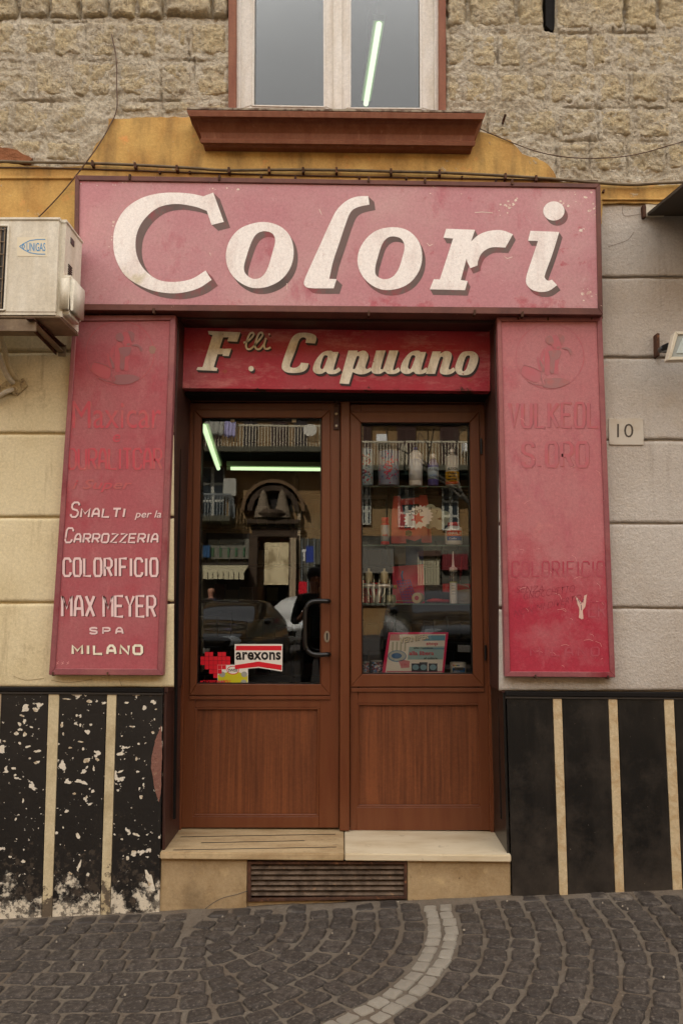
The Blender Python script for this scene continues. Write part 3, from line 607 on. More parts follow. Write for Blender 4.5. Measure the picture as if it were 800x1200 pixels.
# guide channel lips
for px0, px1, yy in ((212, 204, .10), (577, 588, .10)):
    put('guide_lip', slab([(px0-1.5, 372), (px0+1.5, 372), (px1+1.5, 960), (px1-1.5, 960)], yy, yy+.02, .001), m_black, bld)
put('lintel', slab([(88, 361), (706, 367), (706, 373.5), (88, 368)], -.035, .03, .003), m_framed, bld)
put('recess_ceiling', slab([(206, 368.5), (583, 373.5), (583, 379), (206, 374)], -.0, .37, .002), m_guide, bld)
put('shutter_box', prism([P(214, 380, .17), P(576, 384, .17), P(576, 464, .17), P(214, 462, .17)], [Vector((v.x, .37, v.z)) for v in (P(214, 380, .17), P(576, 384, .17), P(576, 464, .17), P(214, 462, .17))], .002), m_black, bld)
# ------- doors (y about .3) -------
DF = .30
OUT = [(216, 468), (577, 470), (584, 975), (204, 973)]
put('door_frame', slab([(216, 464), (577, 466), (577.5, 472), (216, 470)], DF, .37, .002), m_door, bld)
put('door_frame', slab([(216, 470), (223, 470), (212, 973), (204, 973)], DF, .37, .002), m_door, bld)
put('door_frame', slab([(568, 472), (577.5, 472), (584, 975), (574, 975)], DF, .37, .002), m_door, bld)
put('door_frame', slab([(572.6, 472), (573.4, 472), (578.8, 975), (578, 975)], DF-.006, .31, .001), m_door, bld)
put('mullion', slab([(399, 470), (410, 470), (409.5, 974), (397.5, 974)], DF-.012, .37, .004), m_door, bld)
def leaf(outer, mould, gl, pan, label, railY):
    e = P(*outer[3], .33); d = pempty('door', e, bld, label)
    yf = .312
    # stiles and rails
    (tl, tr, br, bl) = outer; (gtl, gtr, gbr, gbl) = gl; (ptl, ptr, pbr, pbl) = pan
    lerpx = lambda a, c, y: a[0]+(c[0]-a[0])*(y-a[1])/(c[1]-a[1])
    yt = gtl[1]
    put('stile', slab([tl, (gtl[0], tl[1]), (pbl[0], bl[1]), bl], yf, .36, .0015), m_door, d)
    put('stile', slab([(gtr[0], tr[1]), tr, br, (pbr[0], br[1])], yf, .36, .0015), m_door, d)
    put('rail', slab([(gtl[0], tl[1]), (gtr[0], tr[1]), gtr, gtl], yf+.001, .36, .0015), m_door, d)
    put('rail', slab([gbl, gbr, ptr, ptl], yf+.001, .36, .0015), m_door, d)
    put('rail', slab([pbl, pbr, (pbr[0], br[1]), (pbl[0], bl[1])], yf+.001, .36, .0015), m_door, d)
    put('moulding', ring(mould, gl, yf-.010, yf+.004, .003), m_door, d)
    bead = lambda q, k: [(q[0][0]+k, q[0][1]+k), (q[1][0]-k, q[1][1]+k), (q[2][0]-k, q[2][1]-k), (q[3][0]+k, q[3][1]-k)]
    put('gasket', ring(bead(gl, -.2), bead(gl, 1.4), yf+.010, .342, .001), m_blk, d)
    put('glass_pane', slab(gl, GLASS_Y, GLASS_Y+.006, 0), g_door, d)
    put('lower_panel', slab(pan, .326, .352, 0), m_doorp, d)
    put('panel_bead', ring(pan, bead(pan, 2.6), .314, .328, .002), m_door, d)
    return d
dL = leaf([(223.5, 472.5), (398.5, 472.5), (397, 970), (212.5, 970)], [(227.5, 480), (387, 480), (387, 815), (222, 815)], [(236, 489.5), (377, 489.5), (376, 802), (230.5, 801.5)], [(228.5, 829), (374.5, 829), (373.5, 957), (225.5, 957)], 'left door leaf with black pull handle and stickers on its glass', 815)
dR = leaf([(410.5, 474), (567.5, 474), (573.5, 973), (410, 973)], [(409.8, 482.5), (561, 482.5), (567, 805), (410.5, 805)], [(422.8, 495), (550, 495), (554, 790), (424, 790)], [(418, 824), (562.5, 824), (563.5, 946), (417.5, 946)], 'right fixed door leaf in front of the display shelves', 805)
# kick rails, corner joints, hardware
put('drip_rail', slab([(222, 816), (387, 816), (387, 820), (222, 820)], .304, .315, .002), m_door, dL)
put('drip_rail', slab([(411, 806.5), (567, 806.5), (567, 811), (411, 811)], .304, .315, .002), m_door, dR)
hp = [P(385, 704.5, .31), P(384, 704.5, .25), P(372, 704.5, .245), P(364, 706, .245), P(359, 712, .245), P(357.5, 722, .245), P(357.5, 750, .245), P(359, 760, .245), P(364, 765.5, .245), P(372, 767.5, .245), P(384, 767, .25), P(385, 767, .31)]
put('handle', tube(smoothpts(hp, 4), .0115, None, 12), m_blk, dL, smooth=True)
lk = lathe([(.001, 0), (.014, 0), (.014, .004), (.001, .004)], (0, 0, 0), 20); bmesh.ops.transform(lk, matrix=Matrix.Translation(P(383, 746, .297)) @ Matrix.Diagonal((1, 1, 2.0, 1)) @ Matrix.Rotation(-math.pi/2, 4, 'X'), verts=lk.verts)
put('lock_plate', lk, m_steel, dL)
put('keyhole', slab([(382.2, 742), (384.2, 742), (383.8, 750), (382.6, 750)], .2925, .297, .0006), m_blk, dL)
put('bolt_plate', slab([(391, 474), (397, 474), (397, 503), (391, 503)], .300, .313, .001), m_guide, dL)
bm = bmesh.new()
for yy in (485, 499):
    s = lathe([(.001, 0), (.007, 0), (.005, .005), (.001, .006)], (0, 0, 0), 12); bmesh.ops.transform(s, matrix=Matrix.Translation(P(394, yy, .300)) @ Matrix.Rotation(math.pi/2, 4, 'X'), verts=s.verts)
    t = bpy.data.meshes.new('t'); s.to_mesh(t); s.free(); bm.from_mesh(t); bpy.data.meshes.remove(t)
put('bolt_screw', bm, m_lampw, dL)
put('bolt_latch', slab([(392, 468), (396, 468), (395.6, 476), (392.6, 476)], .29, .302, .001), m_rust, dL)
for yy, xx_ in ((523, 563.5), (765, 568.5)): put('hinge', tube([P(xx_, yy-9, .302), P(xx_, yy+9, .302)], .0055, None, 10), m_blk, dR, smooth=False)
put('keyhole', slab([(415, 650), (418, 650), (418, 653), (415, 653)], .311, .3125, .0005), m_blk, dR)
for xx_, yy in ((270, 490.5), (342, 491)): put('pane_clip', slab([(xx_, yy), (xx_+5, yy), (xx_+5, yy+4), (xx_, yy+4)], .338, .344, .0008), m_lampw, dL)
# ------- doorstep -------
z1, th = ZS, .030
def step_slab(xf0, xf1, xb0, xb1, mat, label):
    f = [P(xf0, 1003, -.035).x, P(xf1, 1003, -.035).x]; bk = [P(xb0, 974, .34).x, P(xb1, 974, .34).x]
    top = [Vector((f[0], -.035, z1)), Vector((f[1], -.035, z1)), Vector((bk[1], .372, z1)), Vector((bk[0], .372, z1))]
    return put('step_slab', prism(top, [v-Vector((0, 0, th)) for v in top], .004, seg=2), mat, bld, label=label)
s1 = step_slab(187.5, 403, 204, 402.5, m_slab2, 'worn left slab with three dark grip grooves')
s2 = step_slab(404, 598.5, 403.5, 586, m_slab, 'smooth pale right slab')
def sp(px, py):     # pixel -> step top
    d = ray(px, py); t = (z1+.0005-CAM.z)/d.z; return CAM+d*t
bm = bmesh.new()
for a, b, c, d in ((212, 980.5, 393, 977.5), (236, 987.5, 357, 985), (203, 996, 394, 992.5)):
    p, q = sp(a, b), sp(c, d); w_ = Vector((0, .0045, 0)); prism([p-w_, q-w_, q+w_, p+w_], [v-Vector((0, 0, .002)) for v in (p-w_, q-w_, q+w_, p+w_)], 0, bm)
put('grip_strip', bm, m_blk, bld)
zt = z1-th-.001
def riser(x0, x1, ztop, zbot, mat, name, y=-.012):
    a, b = P(x0, 1030, y).x, P(x1, 1030, y).x
    f = [Vector((a, y, ztop)), Vector((b, y, ztop)), Vector((b, y, zbot)), Vector((a, y, zbot))]
    return put(name, prism(f, [Vector((v.x, .3, v.z)) for v in f], .003), mat, bld)
riser(188, 289.5, zt, GZ(-.9)-.1, m_riser, 'riser_block'); riser(477, 598, zt, GZ(.2)-.1, m_riser, 'riser_block')
riser(289.5, 477, P(380, 1054, .02).z, GZ(0)-.15, m_riser, 'riser_base', .0)
put('crack', tube(smoothpts([P(237, 1068, -.0125), P(250, 1058, -.0125), P(262, 1052, -.0125), P(278, 1048, -.0125), P(290, 1044, -.0125)], 4), .0012, None, 5), m_blk, bld)
m_ventm = M('grimy_vent_metal', (104, 88, 74), .8, [dict(c=(66, 54, 44), s=20, lo=.4, hi=.65), dict(c=(140, 108, 80), s=45, lo=.6, hi=.7, a=.7)], [(120, .002)], spec=.2)
vent = pempty('vent_grille', P(383, 1050, 0), bld, 'rusty slatted vent under the step')
put('vent_back', slab([(290, 1009), (477, 1009), (477, 1056), (290, 1056)], .05, .08, 0), m_black, vent)
put('vent_frame', ring([(290, 1010), (476.5, 1010), (476.5, 1053.5), (290, 1057)], [(294, 1013), (473, 1013), (473, 1050.5), (294, 1053.5)], -.016, .03, .001), m_rust, vent)
for k in range(6):
    y_ = 1015.5+k*6.2
    a, b, c, d = P(293.5, y_, -.004), P(473.5, y_-.3, -.004), P(473.5, y_+2.9, -.012), P(293.5, y_+3.2, -.012)
    off = Vector((0, .03, .012)); put('slat', prism([a, b, c, d], [v+off for v in (a, b, c, d)], .001), m_ventm, vent)
# ------- upper window -------
wy = .10
win = pempty('window', P(394, 130, .1), bld, 'tall white casement window above the brown sill')
put('window_surround', slab([(268, -200), (277, -200), (276.5, 129), (267.5, 129)], -.012, .2, .003), m_sill, win)
put('window_surround', slab([(513.5, -200), (521.5, -200), (522.5, 130), (514, 130)], -.012, .2, .003), m_sill, win)
put('window_frame', slab([(277, -200), (283, -200), (281.5, 128), (276, 128)], .02, .2, .003), m_white, win)
put('window_frame', slab([(508, -200), (513.5, -200), (514.5, 131), (509, 131)], .02, .2, .003), m_white, win)
def sash(o, i, gl, label):
    s = pempty('casement', P(*o[3], .06), win, label) if False else None
    put('casement_frame', ring(o, i, .045, .1, .004), m_white, win, label=label)
    put('glazing_bead', ring([(i[0][0]-2.5, i[0][1]), (i[1][0]+2.5, i[1][1]), (i[2][0]+2.5, i[2][1]+2), (i[3][0]-2.5, i[3][1]+2)], [(i[0][0]-.5, i[0][1]+3), (i[1][0]+.5, i[1][1]+3), i[2], i[3]], .040, .05, .002), m_white, win)
    put('glass_pane', slab(i, .07, .075, 0), g_win, win)
sash([(282, -200), (392, -200), (392, 130), (280, 129)], [(300, -186), (378, -186), (379, 124), (297.5, 122.5)], None, None)
sash([(399, -200), (508, -200), (509, 131), (399, 130.5)], [(411.5, -186), (490, -186), (492, 126), (411, 125.5)], None, None)
put('meeting_stile', slab([(390, -200), (400.5, -200), (401, 131), (390, 130.5)], .030, .1, .004), m_white, win)
# sill with a moulded profile (swept front and returned at its ends)
sp_ = [(-.15, 127.5, 219, 568), (-.155, 131, 219, 568.5), (-.150, 137, 222, 566), (-.128, 140, 226, 563), (-.112, 144, 230, 560), (-.10, 149, 233, 558), (-.085, 156, 235, 556), (-.08, 163, 236, 555.5), (-.092, 164, 234, 557), (-.088, 168, 235.5, 556), (-.07, 170.5, 238, 553), (-.06, 173.5, 239, 552)]
bm = bmesh.new(); rws = []
for (yy, py, x0, x1) in sp_:
    sk = (py-127)/46
    a, b = P(x0, py-1.0, yy), P(x1, py+2.6, yy); n = 40
    rws.append([bm.verts.new(a.lerp(b, i/n)+Vector((0, .0015*noise.noise(Vector((i*.9, py, 0))), 0))) for i in range(n+1)])
rws.insert(0, [bm.verts.new(Vector((v.co.x, .08, v.co.z+.001))) for v in rws[0]])
rws.append([bm.verts.new(Vector((v.co.x, .03, v.co.z))) for v in rws[-1]])
for a, b in zip(rws, rws[1:]):
    for i in range(40): bm.faces.new([a[i], a[i+1], b[i+1], b[i]])
for s in (0, 40): bm.faces.new([r[s] for r in rws])
put('window_sill', bm, m_sill, win)
put('sill_top_edge', slab([(219.5, 125.5), (568, 129.5), (568, 132), (219, 128)], -.157, .05, .001), M('sill_grime', (150, 140, 122), .8, [dict(c=(90, 70, 55), s=30, lo=.45, hi=.6)]), win)
# room upstairs and room downstairs
def room(name, x0, x1, y0, y1, z0, z1, mw, mc, label):
    r = pempty(name, (0, y0, z0), bld, label)
    t = .05
    put('floor', box(x0, x1, y0, y1, z0-t, z0), mw, r); put('ceiling', box(x0, x1, y0, y1, z1, z1+t), mc, r)
    put('back_wall', box(x0, x1, y1, y1+t, z0, z1), mw, r)
    put('side_wall', box(x0-t, x0, y0, y1, z0, z1), mw, r); put('side_wall', box(x1, x1+t, y0, y1, z0, z1), mw, r)
    return r
room('upstairs_room', -1.6, 1.6, .37, 4.5, wb-.4, wt+.3, solid('upstairs_wall', (120, 116, 110), .8), m_ceilin, 'dim room behind the upper window')
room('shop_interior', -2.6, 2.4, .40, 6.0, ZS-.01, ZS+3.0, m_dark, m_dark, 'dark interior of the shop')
# =================== SIGNS ===================
def bar(bmq, yf, yb, name, mat, par, bev=.003): return put(name, slab(bmq, yf, yb, bev), mat, par)
def signboard(name, outer, inner, yf, yb, mboard, mframe, label, cat_='sign', mb=None):
    t = thing(name, P(*outer[3], yf), label, cat_)
    put('board', slab(inner, yf+.008, yb, 0), mboard, t)
    for k in range(4):
        put('frame_member', slab([outer[k], outer[(k+1) % 4], inner[(k+1) % 4], inner[k]], yf, yb, .002), mframe if not mb or k != 2 else mb, t)
    return t
def letter(par, loops, y, dx, dy, mat, msh, mp=None, n=8, name='letter', lift=.0016, bm=None):
    mp = mp or (lambda a, b: (a, b))
    lp = [[mp(*q) for q in l] for l in loops]
    f = fillmesh(lp, lambda a, b: P(a, b, y-lift), lift*.5)
    o = put(name, f, mat, par)
    bm = bmesh.new()
    for k in range(1, n+1):
        t = k/n; fillmesh([[(a+dx*t, b+dy*t) for a, b in l] for l in lp], lambda a, b: P(a, b, y-.0004-.00006*(n-k)), 0, bm)
    put('letter_shadow', bm, msh, o)
    return o
MS = signboard('shop_sign', [(88, 205), (703, 215), (706, 369), (86, 363)], [(93, 211), (698, 220), (700.5, 361), (91.5, 356)], -.10, -.02, m_main, m_framed, 'wide faded pink signboard reading Colori in big white letters')
YM = -.092
c4 = lambda s, ox, oy: (lambda a, b: (ox+a/s, oy+b/s))
Cl = [(650, 78, 1), (712, 250, 1), (640, 268, 1), (612, 185, 1), (540, 160), (430, 145), (330, 165), (250, 230), (205, 310), (195, 400), (215, 480), (262, 545), (330, 590), (420, 602), (520, 585), (605, 535, 1), (640, 590, 1), (560, 640), (450, 667), (340, 662), (240, 632), (140, 570), (85, 480), (65, 390), (75, 280), (130, 180), (220, 115), (320, 85), (420, 78), (520, 85), (592, 100, 1)]
letter(MS, [cat(Cl)], YM, 7.6, 7, m_letter, m_lsh, c4(5, 120, 210))
o1 = [(215, 148), (300, 165), (355, 215), (375, 290), (360, 370), (310, 435), (235, 470), (160, 470), (90, 430), (50, 370), (42, 300), (65, 230), (120, 175)]
o1i = [(232, 193), (270, 205), (284, 240), (270, 300), (245, 380), (215, 420), (175, 428), (140, 405), (130, 370), (145, 310), (170, 240), (195, 205)]
letter(MS, [cat(o1), cat(o1i)], YM, 5, 7, m_letter, m_lsh, c4(4.21, 255, 225))
ll = [(742, 20, 1), (748, 62, 1), (690, 75), (655, 100), (630, 160), (600, 250), (570, 340), (550, 428, 1), (586, 430, 1), (572, 475, 1), (460, 474), (430, 462), (428, 435), (460, 360), (510, 250), (555, 150), (590, 85), (640, 40), (690, 22)]
letter(MS, [cat(ll)], YM, 7, 6.5, m_letter, m_lsh, c4(4.21, 255, 225))
o2 = [(200, 85), (270, 100), (320, 150), (337, 215), (325, 285), (280, 345), (215, 375), (140, 375), (75, 335), (40, 275), (38, 210), (70, 145), (125, 100)]
o2i = [(205, 128), (240, 140), (255, 175), (245, 225), (225, 285), (195, 320), (155, 328), (122, 310), (118, 275), (130, 225), (150, 165), (175, 135)]
letter(MS, [cat(o2), cat(o2i)], YM, 4, 6.5, m_letter, m_lsh, c4(4, 410, 245))
rr = [(450, 92, 1), (585, 97, 1), (566, 152, 1), (600, 122), (640, 105), (690, 98), (725, 103), (762, 118, 1), (727, 180, 1), (660, 180), (618, 205), (600, 240), (596, 264, 1), (563, 277, 1), (550, 250), (545, 232, 1), (518, 333, 1), (550, 337, 1), (538, 380, 1), (373, 376, 1), (392, 328, 1), (420, 330, 1), (482, 138, 1), (437, 134, 1)]
letter(MS, [cat(rr)], YM, 3.5, 6.5, m_letter, m_lsh, c4(4, 410, 245))
ii = [(207, 303, 1), (432, 312, 1), (380, 480), (322, 640), (322, 675), (345, 692), (375, 685, 1), (415, 728, 1), (350, 772), (280, 780), (215, 760), (175, 715), (178, 650), (220, 520), (266, 382, 1), (188, 380, 1)]
dot = [(390+83*math.cos(a), 148+75*math.sin(a)) for a in [2*math.pi*k/32 for k in range(32)]]
letter(MS, [cat(ii), dot], YM, 4, 6, m_letter, m_lsh, c4(6.667, 590, 225))
m_chip = M('chipped_primer', (222, 206, 192), .8, [dict(c=(196, 160, 150), s=50, lo=.5, hi=.6)], [(60, .001)])
rnd = random.Random(15)
def chips(par, n, bx, y, smin=.6, smax=2.2, mat=None):
    for k in range(n):
        cx_, cy_ = rnd.uniform(bx[0], bx[2]), rnd.uniform(bx[1], bx[3]); s_ = rnd.uniform(smin, smax)*rnd.uniform(.5, 1); m_ = 11
        put('paint_chip', fillmesh([[(cx_+s_*rnd.uniform(.5, 1.3)*math.cos(2*math.pi*j/m_)*1.2, cy_+s_*rnd.uniform(.5, 1.3)*math.sin(2*math.pi*j/m_)) for j in range(m_)]], lambda a, b: P(a, b, y)), mat or m_chip, par)
chips(MS, 14, (584, 232, 606, 254), YM-.0006, .4, 1.8); chips(MS, 16, (655, 222, 697, 245), YM-.0006, .4, 1.9); chips(MS, 8, (686, 230, 698, 262), YM-.0006); chips(MS, 8, (672, 335, 699, 358), YM-.0006)
chips(MS, 10, (240, 212, 300, 222), YM-.0006, .4, 1.4); chips(MS, 8, (95, 212, 150, 218), YM-.0006, .3, 1.2); chips(MS, 6, (126, 258, 136, 290), YM-.0006, .4, 1.6); chips(MS, 8, (470, 215, 560, 228), YM-.0006, .3, 1.2)
put('scratches', strokes([[(556, 249), (565, 248.4), (577, 249.6)], [(374, 245), (377, 252)], [(590, 300), (594, 303), (600, 301)], [(500, 285), (503, 288), (507, 286)], [(336, 332), (336.4, 339)], [(246, 296), (247, 300)]], .7, lambda a, b: P(a, b, YM-.0007)), m_chip, MS)
# small bolts and clips along the frames
rnd = random.Random(5)
def bolt(par, px, py, y, sz=2.2):
    return put('bolt', slab([(px-sz*.5, py-sz*1.4), (px+sz*.6, py-sz*1.6), (px+sz*.4, py+sz*1.5), (px-sz*.7, py+sz*1.2)], y, y+.03, .001), m_rust, par)
for px, py in ((152, 207), (257, 208), (432, 210), (498, 211), (600, 213), (180, 364), (432, 367), (612, 368), (556, 366)): bolt(MS, px, py, -.106)
NS = signboard('name_sign', [(214.5, 379), (574.5, 385), (574, 458.5), (213.5, 455)], [(217, 381.5), (573, 387), (572.5, 456.5), (216, 453)], .112, .17, m_namep, m_namep, 'narrow red sign over the doors reading F.lli Capuano')
YN = .118
k8, k9 = c4(4.444, 215, 375), c4(4, 385, 375)
sh = (1.9, 2.7)
F = [(128, 57), (297, 64), (280, 113), (228, 110), (236, 90), (207, 90), (188, 148), (204, 149), (212, 150), (250, 148), (236, 188), (204, 186), (205, 178), (178, 178), (158, 245), (178, 250), (174, 265), (67, 260), (75, 245), (100, 245), (152, 78), (132, 74)]
letter(NS, [F], YN, *sh, m_letter2, m_lsh2, k8, 5)
d8 = [(352+14*math.cos(2*math.pi*k/16), 253+14*math.sin(2*math.pi*k/16)) for k in range(16)]
letter(NS, [d8], YN, *sh, m_letter2, m_lsh2, k8, 5)
sc_ = [[(312, 118), (332, 112), (352, 95), (366, 76), (360, 66), (346, 72), (334, 98), (326, 130), (332, 150), (350, 150), (372, 130)], [(368, 134), (392, 106), (412, 80), (408, 66), (394, 70), (382, 96), (372, 130), (380, 150), (398, 150), (420, 126)], [(430, 94), (420, 128), (424, 148), (438, 150), (454, 142)], [(443, 74), (450, 75)]]
sm = [[tuple(v) for v in smoothpts([Vector(p) for p in l], 4)] for l in sc_]
o = put('script_letters', strokes(sm, 10, lambda a, b: P(*k8(a, b), YN-.0016)), m_letter2, NS)
put('letter_shadow', strokes([[(a+6, b+9) for a, b in l] for l in sm], 10, lambda a, b: P(*k8(a, b), YN-.0006)), m_lsh2, o)
C2 = [(655, 68), (686, 80), (692, 100), (684, 122, 1), (634, 118, 1), (638, 98), (622, 90), (602, 104), (582, 160), (555, 232), (562, 247), (585, 248), (604, 236), (612, 222, 1), (652, 226, 1), (642, 254), (612, 272), (552, 275), (520, 262), (512, 236), (532, 170), (560, 100), (588, 72), (620, 66)]
letter(NS, [cat(C2)], YN, *sh, m_letter2, m_lsh2, k8, 5)
A_ = [(372, 160), (395, 146), (420, 144), (430, 150, 1), (456, 150, 1), (434, 225), (440, 233), (456, 222, 1), (466, 236), (440, 252), (408, 252), (396, 242), (376, 252), (350, 250), (336, 232), (346, 195)]
Ah = [(398, 165), (405, 176), (386, 225), (376, 229), (371, 216), (385, 172)]
for dx_ in (-410, 0): letter(NS, [cat([((p[0]+dx_),)+tuple(p[1:]) for p in A_], 4), cat([(p[0]+dx_, p[1]) for p in Ah], 4)], YN, *sh, m_letter2, m_lsh2, k9, 5)
p_ = [(92, 143, 1), (136, 143, 1), (134, 152, 1), (160, 143), (178, 150), (186, 172), (172, 218), (180, 230), (196, 222, 1), (200, 236), (172, 252), (140, 254), (112, 244, 1), (95, 300, 1), (50, 297, 1)]
ph_ = [(138, 168), (143, 178), (127, 222), (118, 230), (114, 222), (130, 174)]
letter(NS, [cat(p_, 4), cat(ph_, 4)], YN, *sh, m_letter2, m_lsh2, k9, 5)
u_ = [(222, 143, 1), (266, 143, 1), (244, 222), (248, 230), (257, 224), (284, 143, 1), (326, 143, 1), (302, 226), (308, 233), (326, 222, 1), (334, 238), (310, 252), (277, 252), (262, 241), (240, 252), (210, 250), (200, 232), (208, 195)]
letter(NS, [cat(u_, 4)], YN, *sh, m_letter2, m_lsh2, k9, 5)
n_ = [(486, 147, 1), (526, 147, 1), (521, 158, 1), (545, 146), (568, 150), (576, 170), (562, 222), (567, 232), (584, 222, 1), (592, 238), (566, 254), (532, 254), (520, 238), (535, 182), (530, 172), (519, 182), (498, 252, 1), (455, 252, 1)]
letter(NS, [cat(n_, 4)], YN, *sh, m_letter2, m_lsh2, k9, 5)
oo = [(640, 147), (676, 148), (698, 166), (697, 198), (680, 236), (654, 256), (614, 257), (597, 244), (592, 220), (605, 180), (620, 156)]
ooh = [(655, 166), (661, 176), (646, 225), (632, 240), (624, 230), (640, 176)]
letter(NS, [cat(oo, 4), cat(ooh, 4)], YN, *sh, m_letter2, m_lsh2, k9, 5)
# ---- tall side boards ----
YS = -.052
LS = signboard('tall_sign', [(86, 369.5), (206, 369), (191, 791.5), (57.5, 791)], [(90.5, 376), (199.5, 375), (184.5, 784), (64.5, 783.5)], -.06, -.015, m_leftp, m_framer, 'tall red board left of the doors listing car paint brands down to MILANO', 'sign')
RS = signboard('tall_sign', [(582, 371.5), (705, 371.5), (720.5, 794), (591.5, 793)], [(587, 376.5), (699, 376.5), (714.5, 787.5), (597.3, 787)], -.06, -.015, m_rightp, m_framer, 'tall faded pink board right of the doors with ghost lettering and scratches', 'sign')
for px, py in ((126, 790), (62, 790)): bolt(LS, px, py, -.064, 1.6)
for px, py in ((607, 372), (642, 373), (693, 372), (627, 793), (712, 794)): bolt(RS, px, py, -.064, 1.6)
for px, py in ((158, 366), (118, 366)): bolt(MS, px, py, -.06, 2)
def text(par, s, q, y, mat, msh=None, shear=0, bold=.02, d=(1, 1), name='lettering', sp=1.0, lift=.0012):
    o = put(name, textmesh(s, pquad(q, y-lift), shear, bold, sp), mat, par)
    if msh: put('letter_shadow', textmesh(s, pquad([(a+d[0], b+d[1]) for a, b in q], y-lift*.5), shear, bold, sp), msh, o)
    return o
def bq(x0, x1, y0, y1, dy=0): return [(x0, y0), (x1, y0+dy), (x1, y1+dy), (x0, y1)]
L7 = c4(4.706, 50, 360); L8 = c4(4.706, 50, 560)
def q7(f, x0, x1, y0, y1): a = f(x0, y0); b = f(x1, y1); return bq(a[0], b[0], a[1], b[1])

_r = .16
_O = [(.5, 0), (1-_r, 0), (1, _r), (1, 1-_r), (1-_r, 1), (_r, 1), (0, 1-_r), (0, _r), (_r, 0), (.5, 0)]
_P = [(0, 1), (0, 0), (.75, 0), (1, .14), (1, .4), (.75, .54), (0, .54)]
GL = {'A': [[(0, 1), (.12, .25), (.35, 0), (.65, 0), (.88, .25), (1, 1)], [(.06, .62), (.94, .62)]], 'C': [[(1, .22), (1, .12), (.8, 0), (.2, 0), (0, .14), (0, .86), (.2, 1), (.8, 1), (1, .88), (1, .78)]],
 'D': [[(0, 1), (0, 0), (.7, 0), (1, .18), (1, .82), (.7, 1), (0, 1)]], 'E': [[(1, 0), (0, 0), (0, 1), (1, 1)], [(0, .48), (.85, .48)]], 'F': [[(1, 0), (0, 0), (0, 1)], [(0, .48), (.85, .48)]],
 'I': [[(.5, 0), (.5, 1)]], 'K': [[(0, 0), (0, 1)], [(1, 0), (.05, .52)], [(.25, .42), (1, 1)]], 'L': [[(0, 0), (0, 1), (1, 1)]], 'M': [[(0, 1), (.0, 0), (.5, .62), (1, 0), (1, 1)]], 'N': [[(0, 1), (0, 0), (1, 1), (1, 0)]],
 'O': [_O], 'P': [_P], 'R': [_P, [(.5, .54), (1, 1)]], 'S': [[(1, .2), (.95, .08), (.75, 0), (.25, 0), (0, .14), (0, .34), (.2, .46), (.8, .54), (1, .66), (1, .86), (.75, 1), (.25, 1), (.03, .9), (0, .8)]], 'T': [[(-.05, 0), (1.05, 0)], [(.5, 0), (.5, 1)]],
 'U': [[(0, 0), (0, .84), (.2, 1), (.8, 1), (1, .84), (1, 0)]], 'V': [[(0, 0), (.5, 1), (1, 0)]], 'X': [[(0, 0), (1, 1)], [(1, 0), (0, 1)]], 'Y': [[(0, 0), (.5, .5), (1, 0)], [(.5, .48), (.5, 1)]], 'Z': [[(0, 0), (1, 0), (0, 1), (1, 1)]], '.': [[(.2, .95), (.2, 1.0)]]}
GWD = {'I': .22, '.': .3, 'M': 1.15, ' ': .5}
def stext(par, s, q, y, mat, msh=None, wd=2.2, shear=0., d=(1, 1), gap=.42, name='lettering', hs=None):
    """brush lettering: hs = relative height per letter (small capitals)"""
    tot = sum(GWD.get(c, 1) for c in s)+gap*(len(s)-1); u = 0; lines = []; H = abs(q[3][1]-q[0][1])
    mq = lambda a, b: (q[0][0]+(q[1][0]-q[0][0])*a+(q[3][0]-q[0][0])*b+shear*(1-b), q[0][1]+(q[1][1]-q[0][1])*a+H*b)
    ins = wd/2/H; W_ = abs(q[1][0]-q[0][0]); iu = wd/2/W_
    for k, c in enumerate(s):
        w_ = GWD.get(c, 1)
        for pl in GL.get(c, []):
            top = 0 if hs is None else 1-hs[k]
            lines.append([mq(iu+(1-2*iu)*(u+a*w_)/tot, top+ins+(1-top-2*ins)*b) for a, b in pl])
        u += w_+gap
    o = put(name, strokes(lines, wd, lambda a, b: P(a, b, y-.0012)), mat, par)
    if msh: put('letter_shadow', strokes([[(a+d[0], b+d[1]) for a, b in l] for l in lines], wd, lambda a, b: P(a, b, y-.0004)), msh, o)
    return o

text(LS, 'Maxicar', q7(L7, 165, 655, 518, 668), YS, m_fade, m_fsh, 0, .0, (1.4, .8))
text(LS, 'e', q7(L7, 388, 430, 700, 745), YS, m_fade, m_fsh, .2, .01, (.8, .5))
stext(LS, 'DURALITCAR', q7(L7, 138, 662, 775, 898), YS, m_fade, m_fsh, 2.8, 0, (1.2, .8), .38)
text(LS, 'i Super', q7(L7, 165, 495, 950, 1020), YS, m_fade, m_fsh, .3, .01, (.7, .5))
stext(LS, 'SMALTI', q7(L8, 148, 455, 130, 221), YS, m_small, m_smsh, 2.3, 3.2, (.9, .7), .5, hs=[1]+[.62]*5)
text(LS, 'per la', q7(L8, 508, 655, 180, 232), YS, m_small, m_smsh, .25, .008, (.6, .5))
stext(LS, 'CARROZZERIA', q7(L8, 118, 638, 272, 361), YS, m_small, m_smsh, 2.2, 3.0, (.9, .7), .42, hs=[1]+[.64]*10)
stext(LS, 'COLORIFICIO', q7(L8, 110, 640, 438, 548), YS, m_small, m_smsh, 2.9, 0, (1.3, .5), .5)
stext(LS, 'MAX', q7(L8, 102, 292, 645, 770), YS, m_small, m_smsh, 3.1, 0, (1.4, .5), .42)
stext(LS, 'MEYER', q7(L8, 330, 628, 645, 772), YS, m_small, m_smsh, 3.0, 0, (1.4, .5), .38)
stext(LS, 'SPA', q7(L8, 258, 448, 822, 864), YS, m_small, m_smsh, 2.1, 0, (.8, .4), .9)
stext(LS, 'MILANO', q7(L8, 160, 555, 918, 978), YS, m_letter2, m_smsh, 3.0, 0, (1, .6), .62)
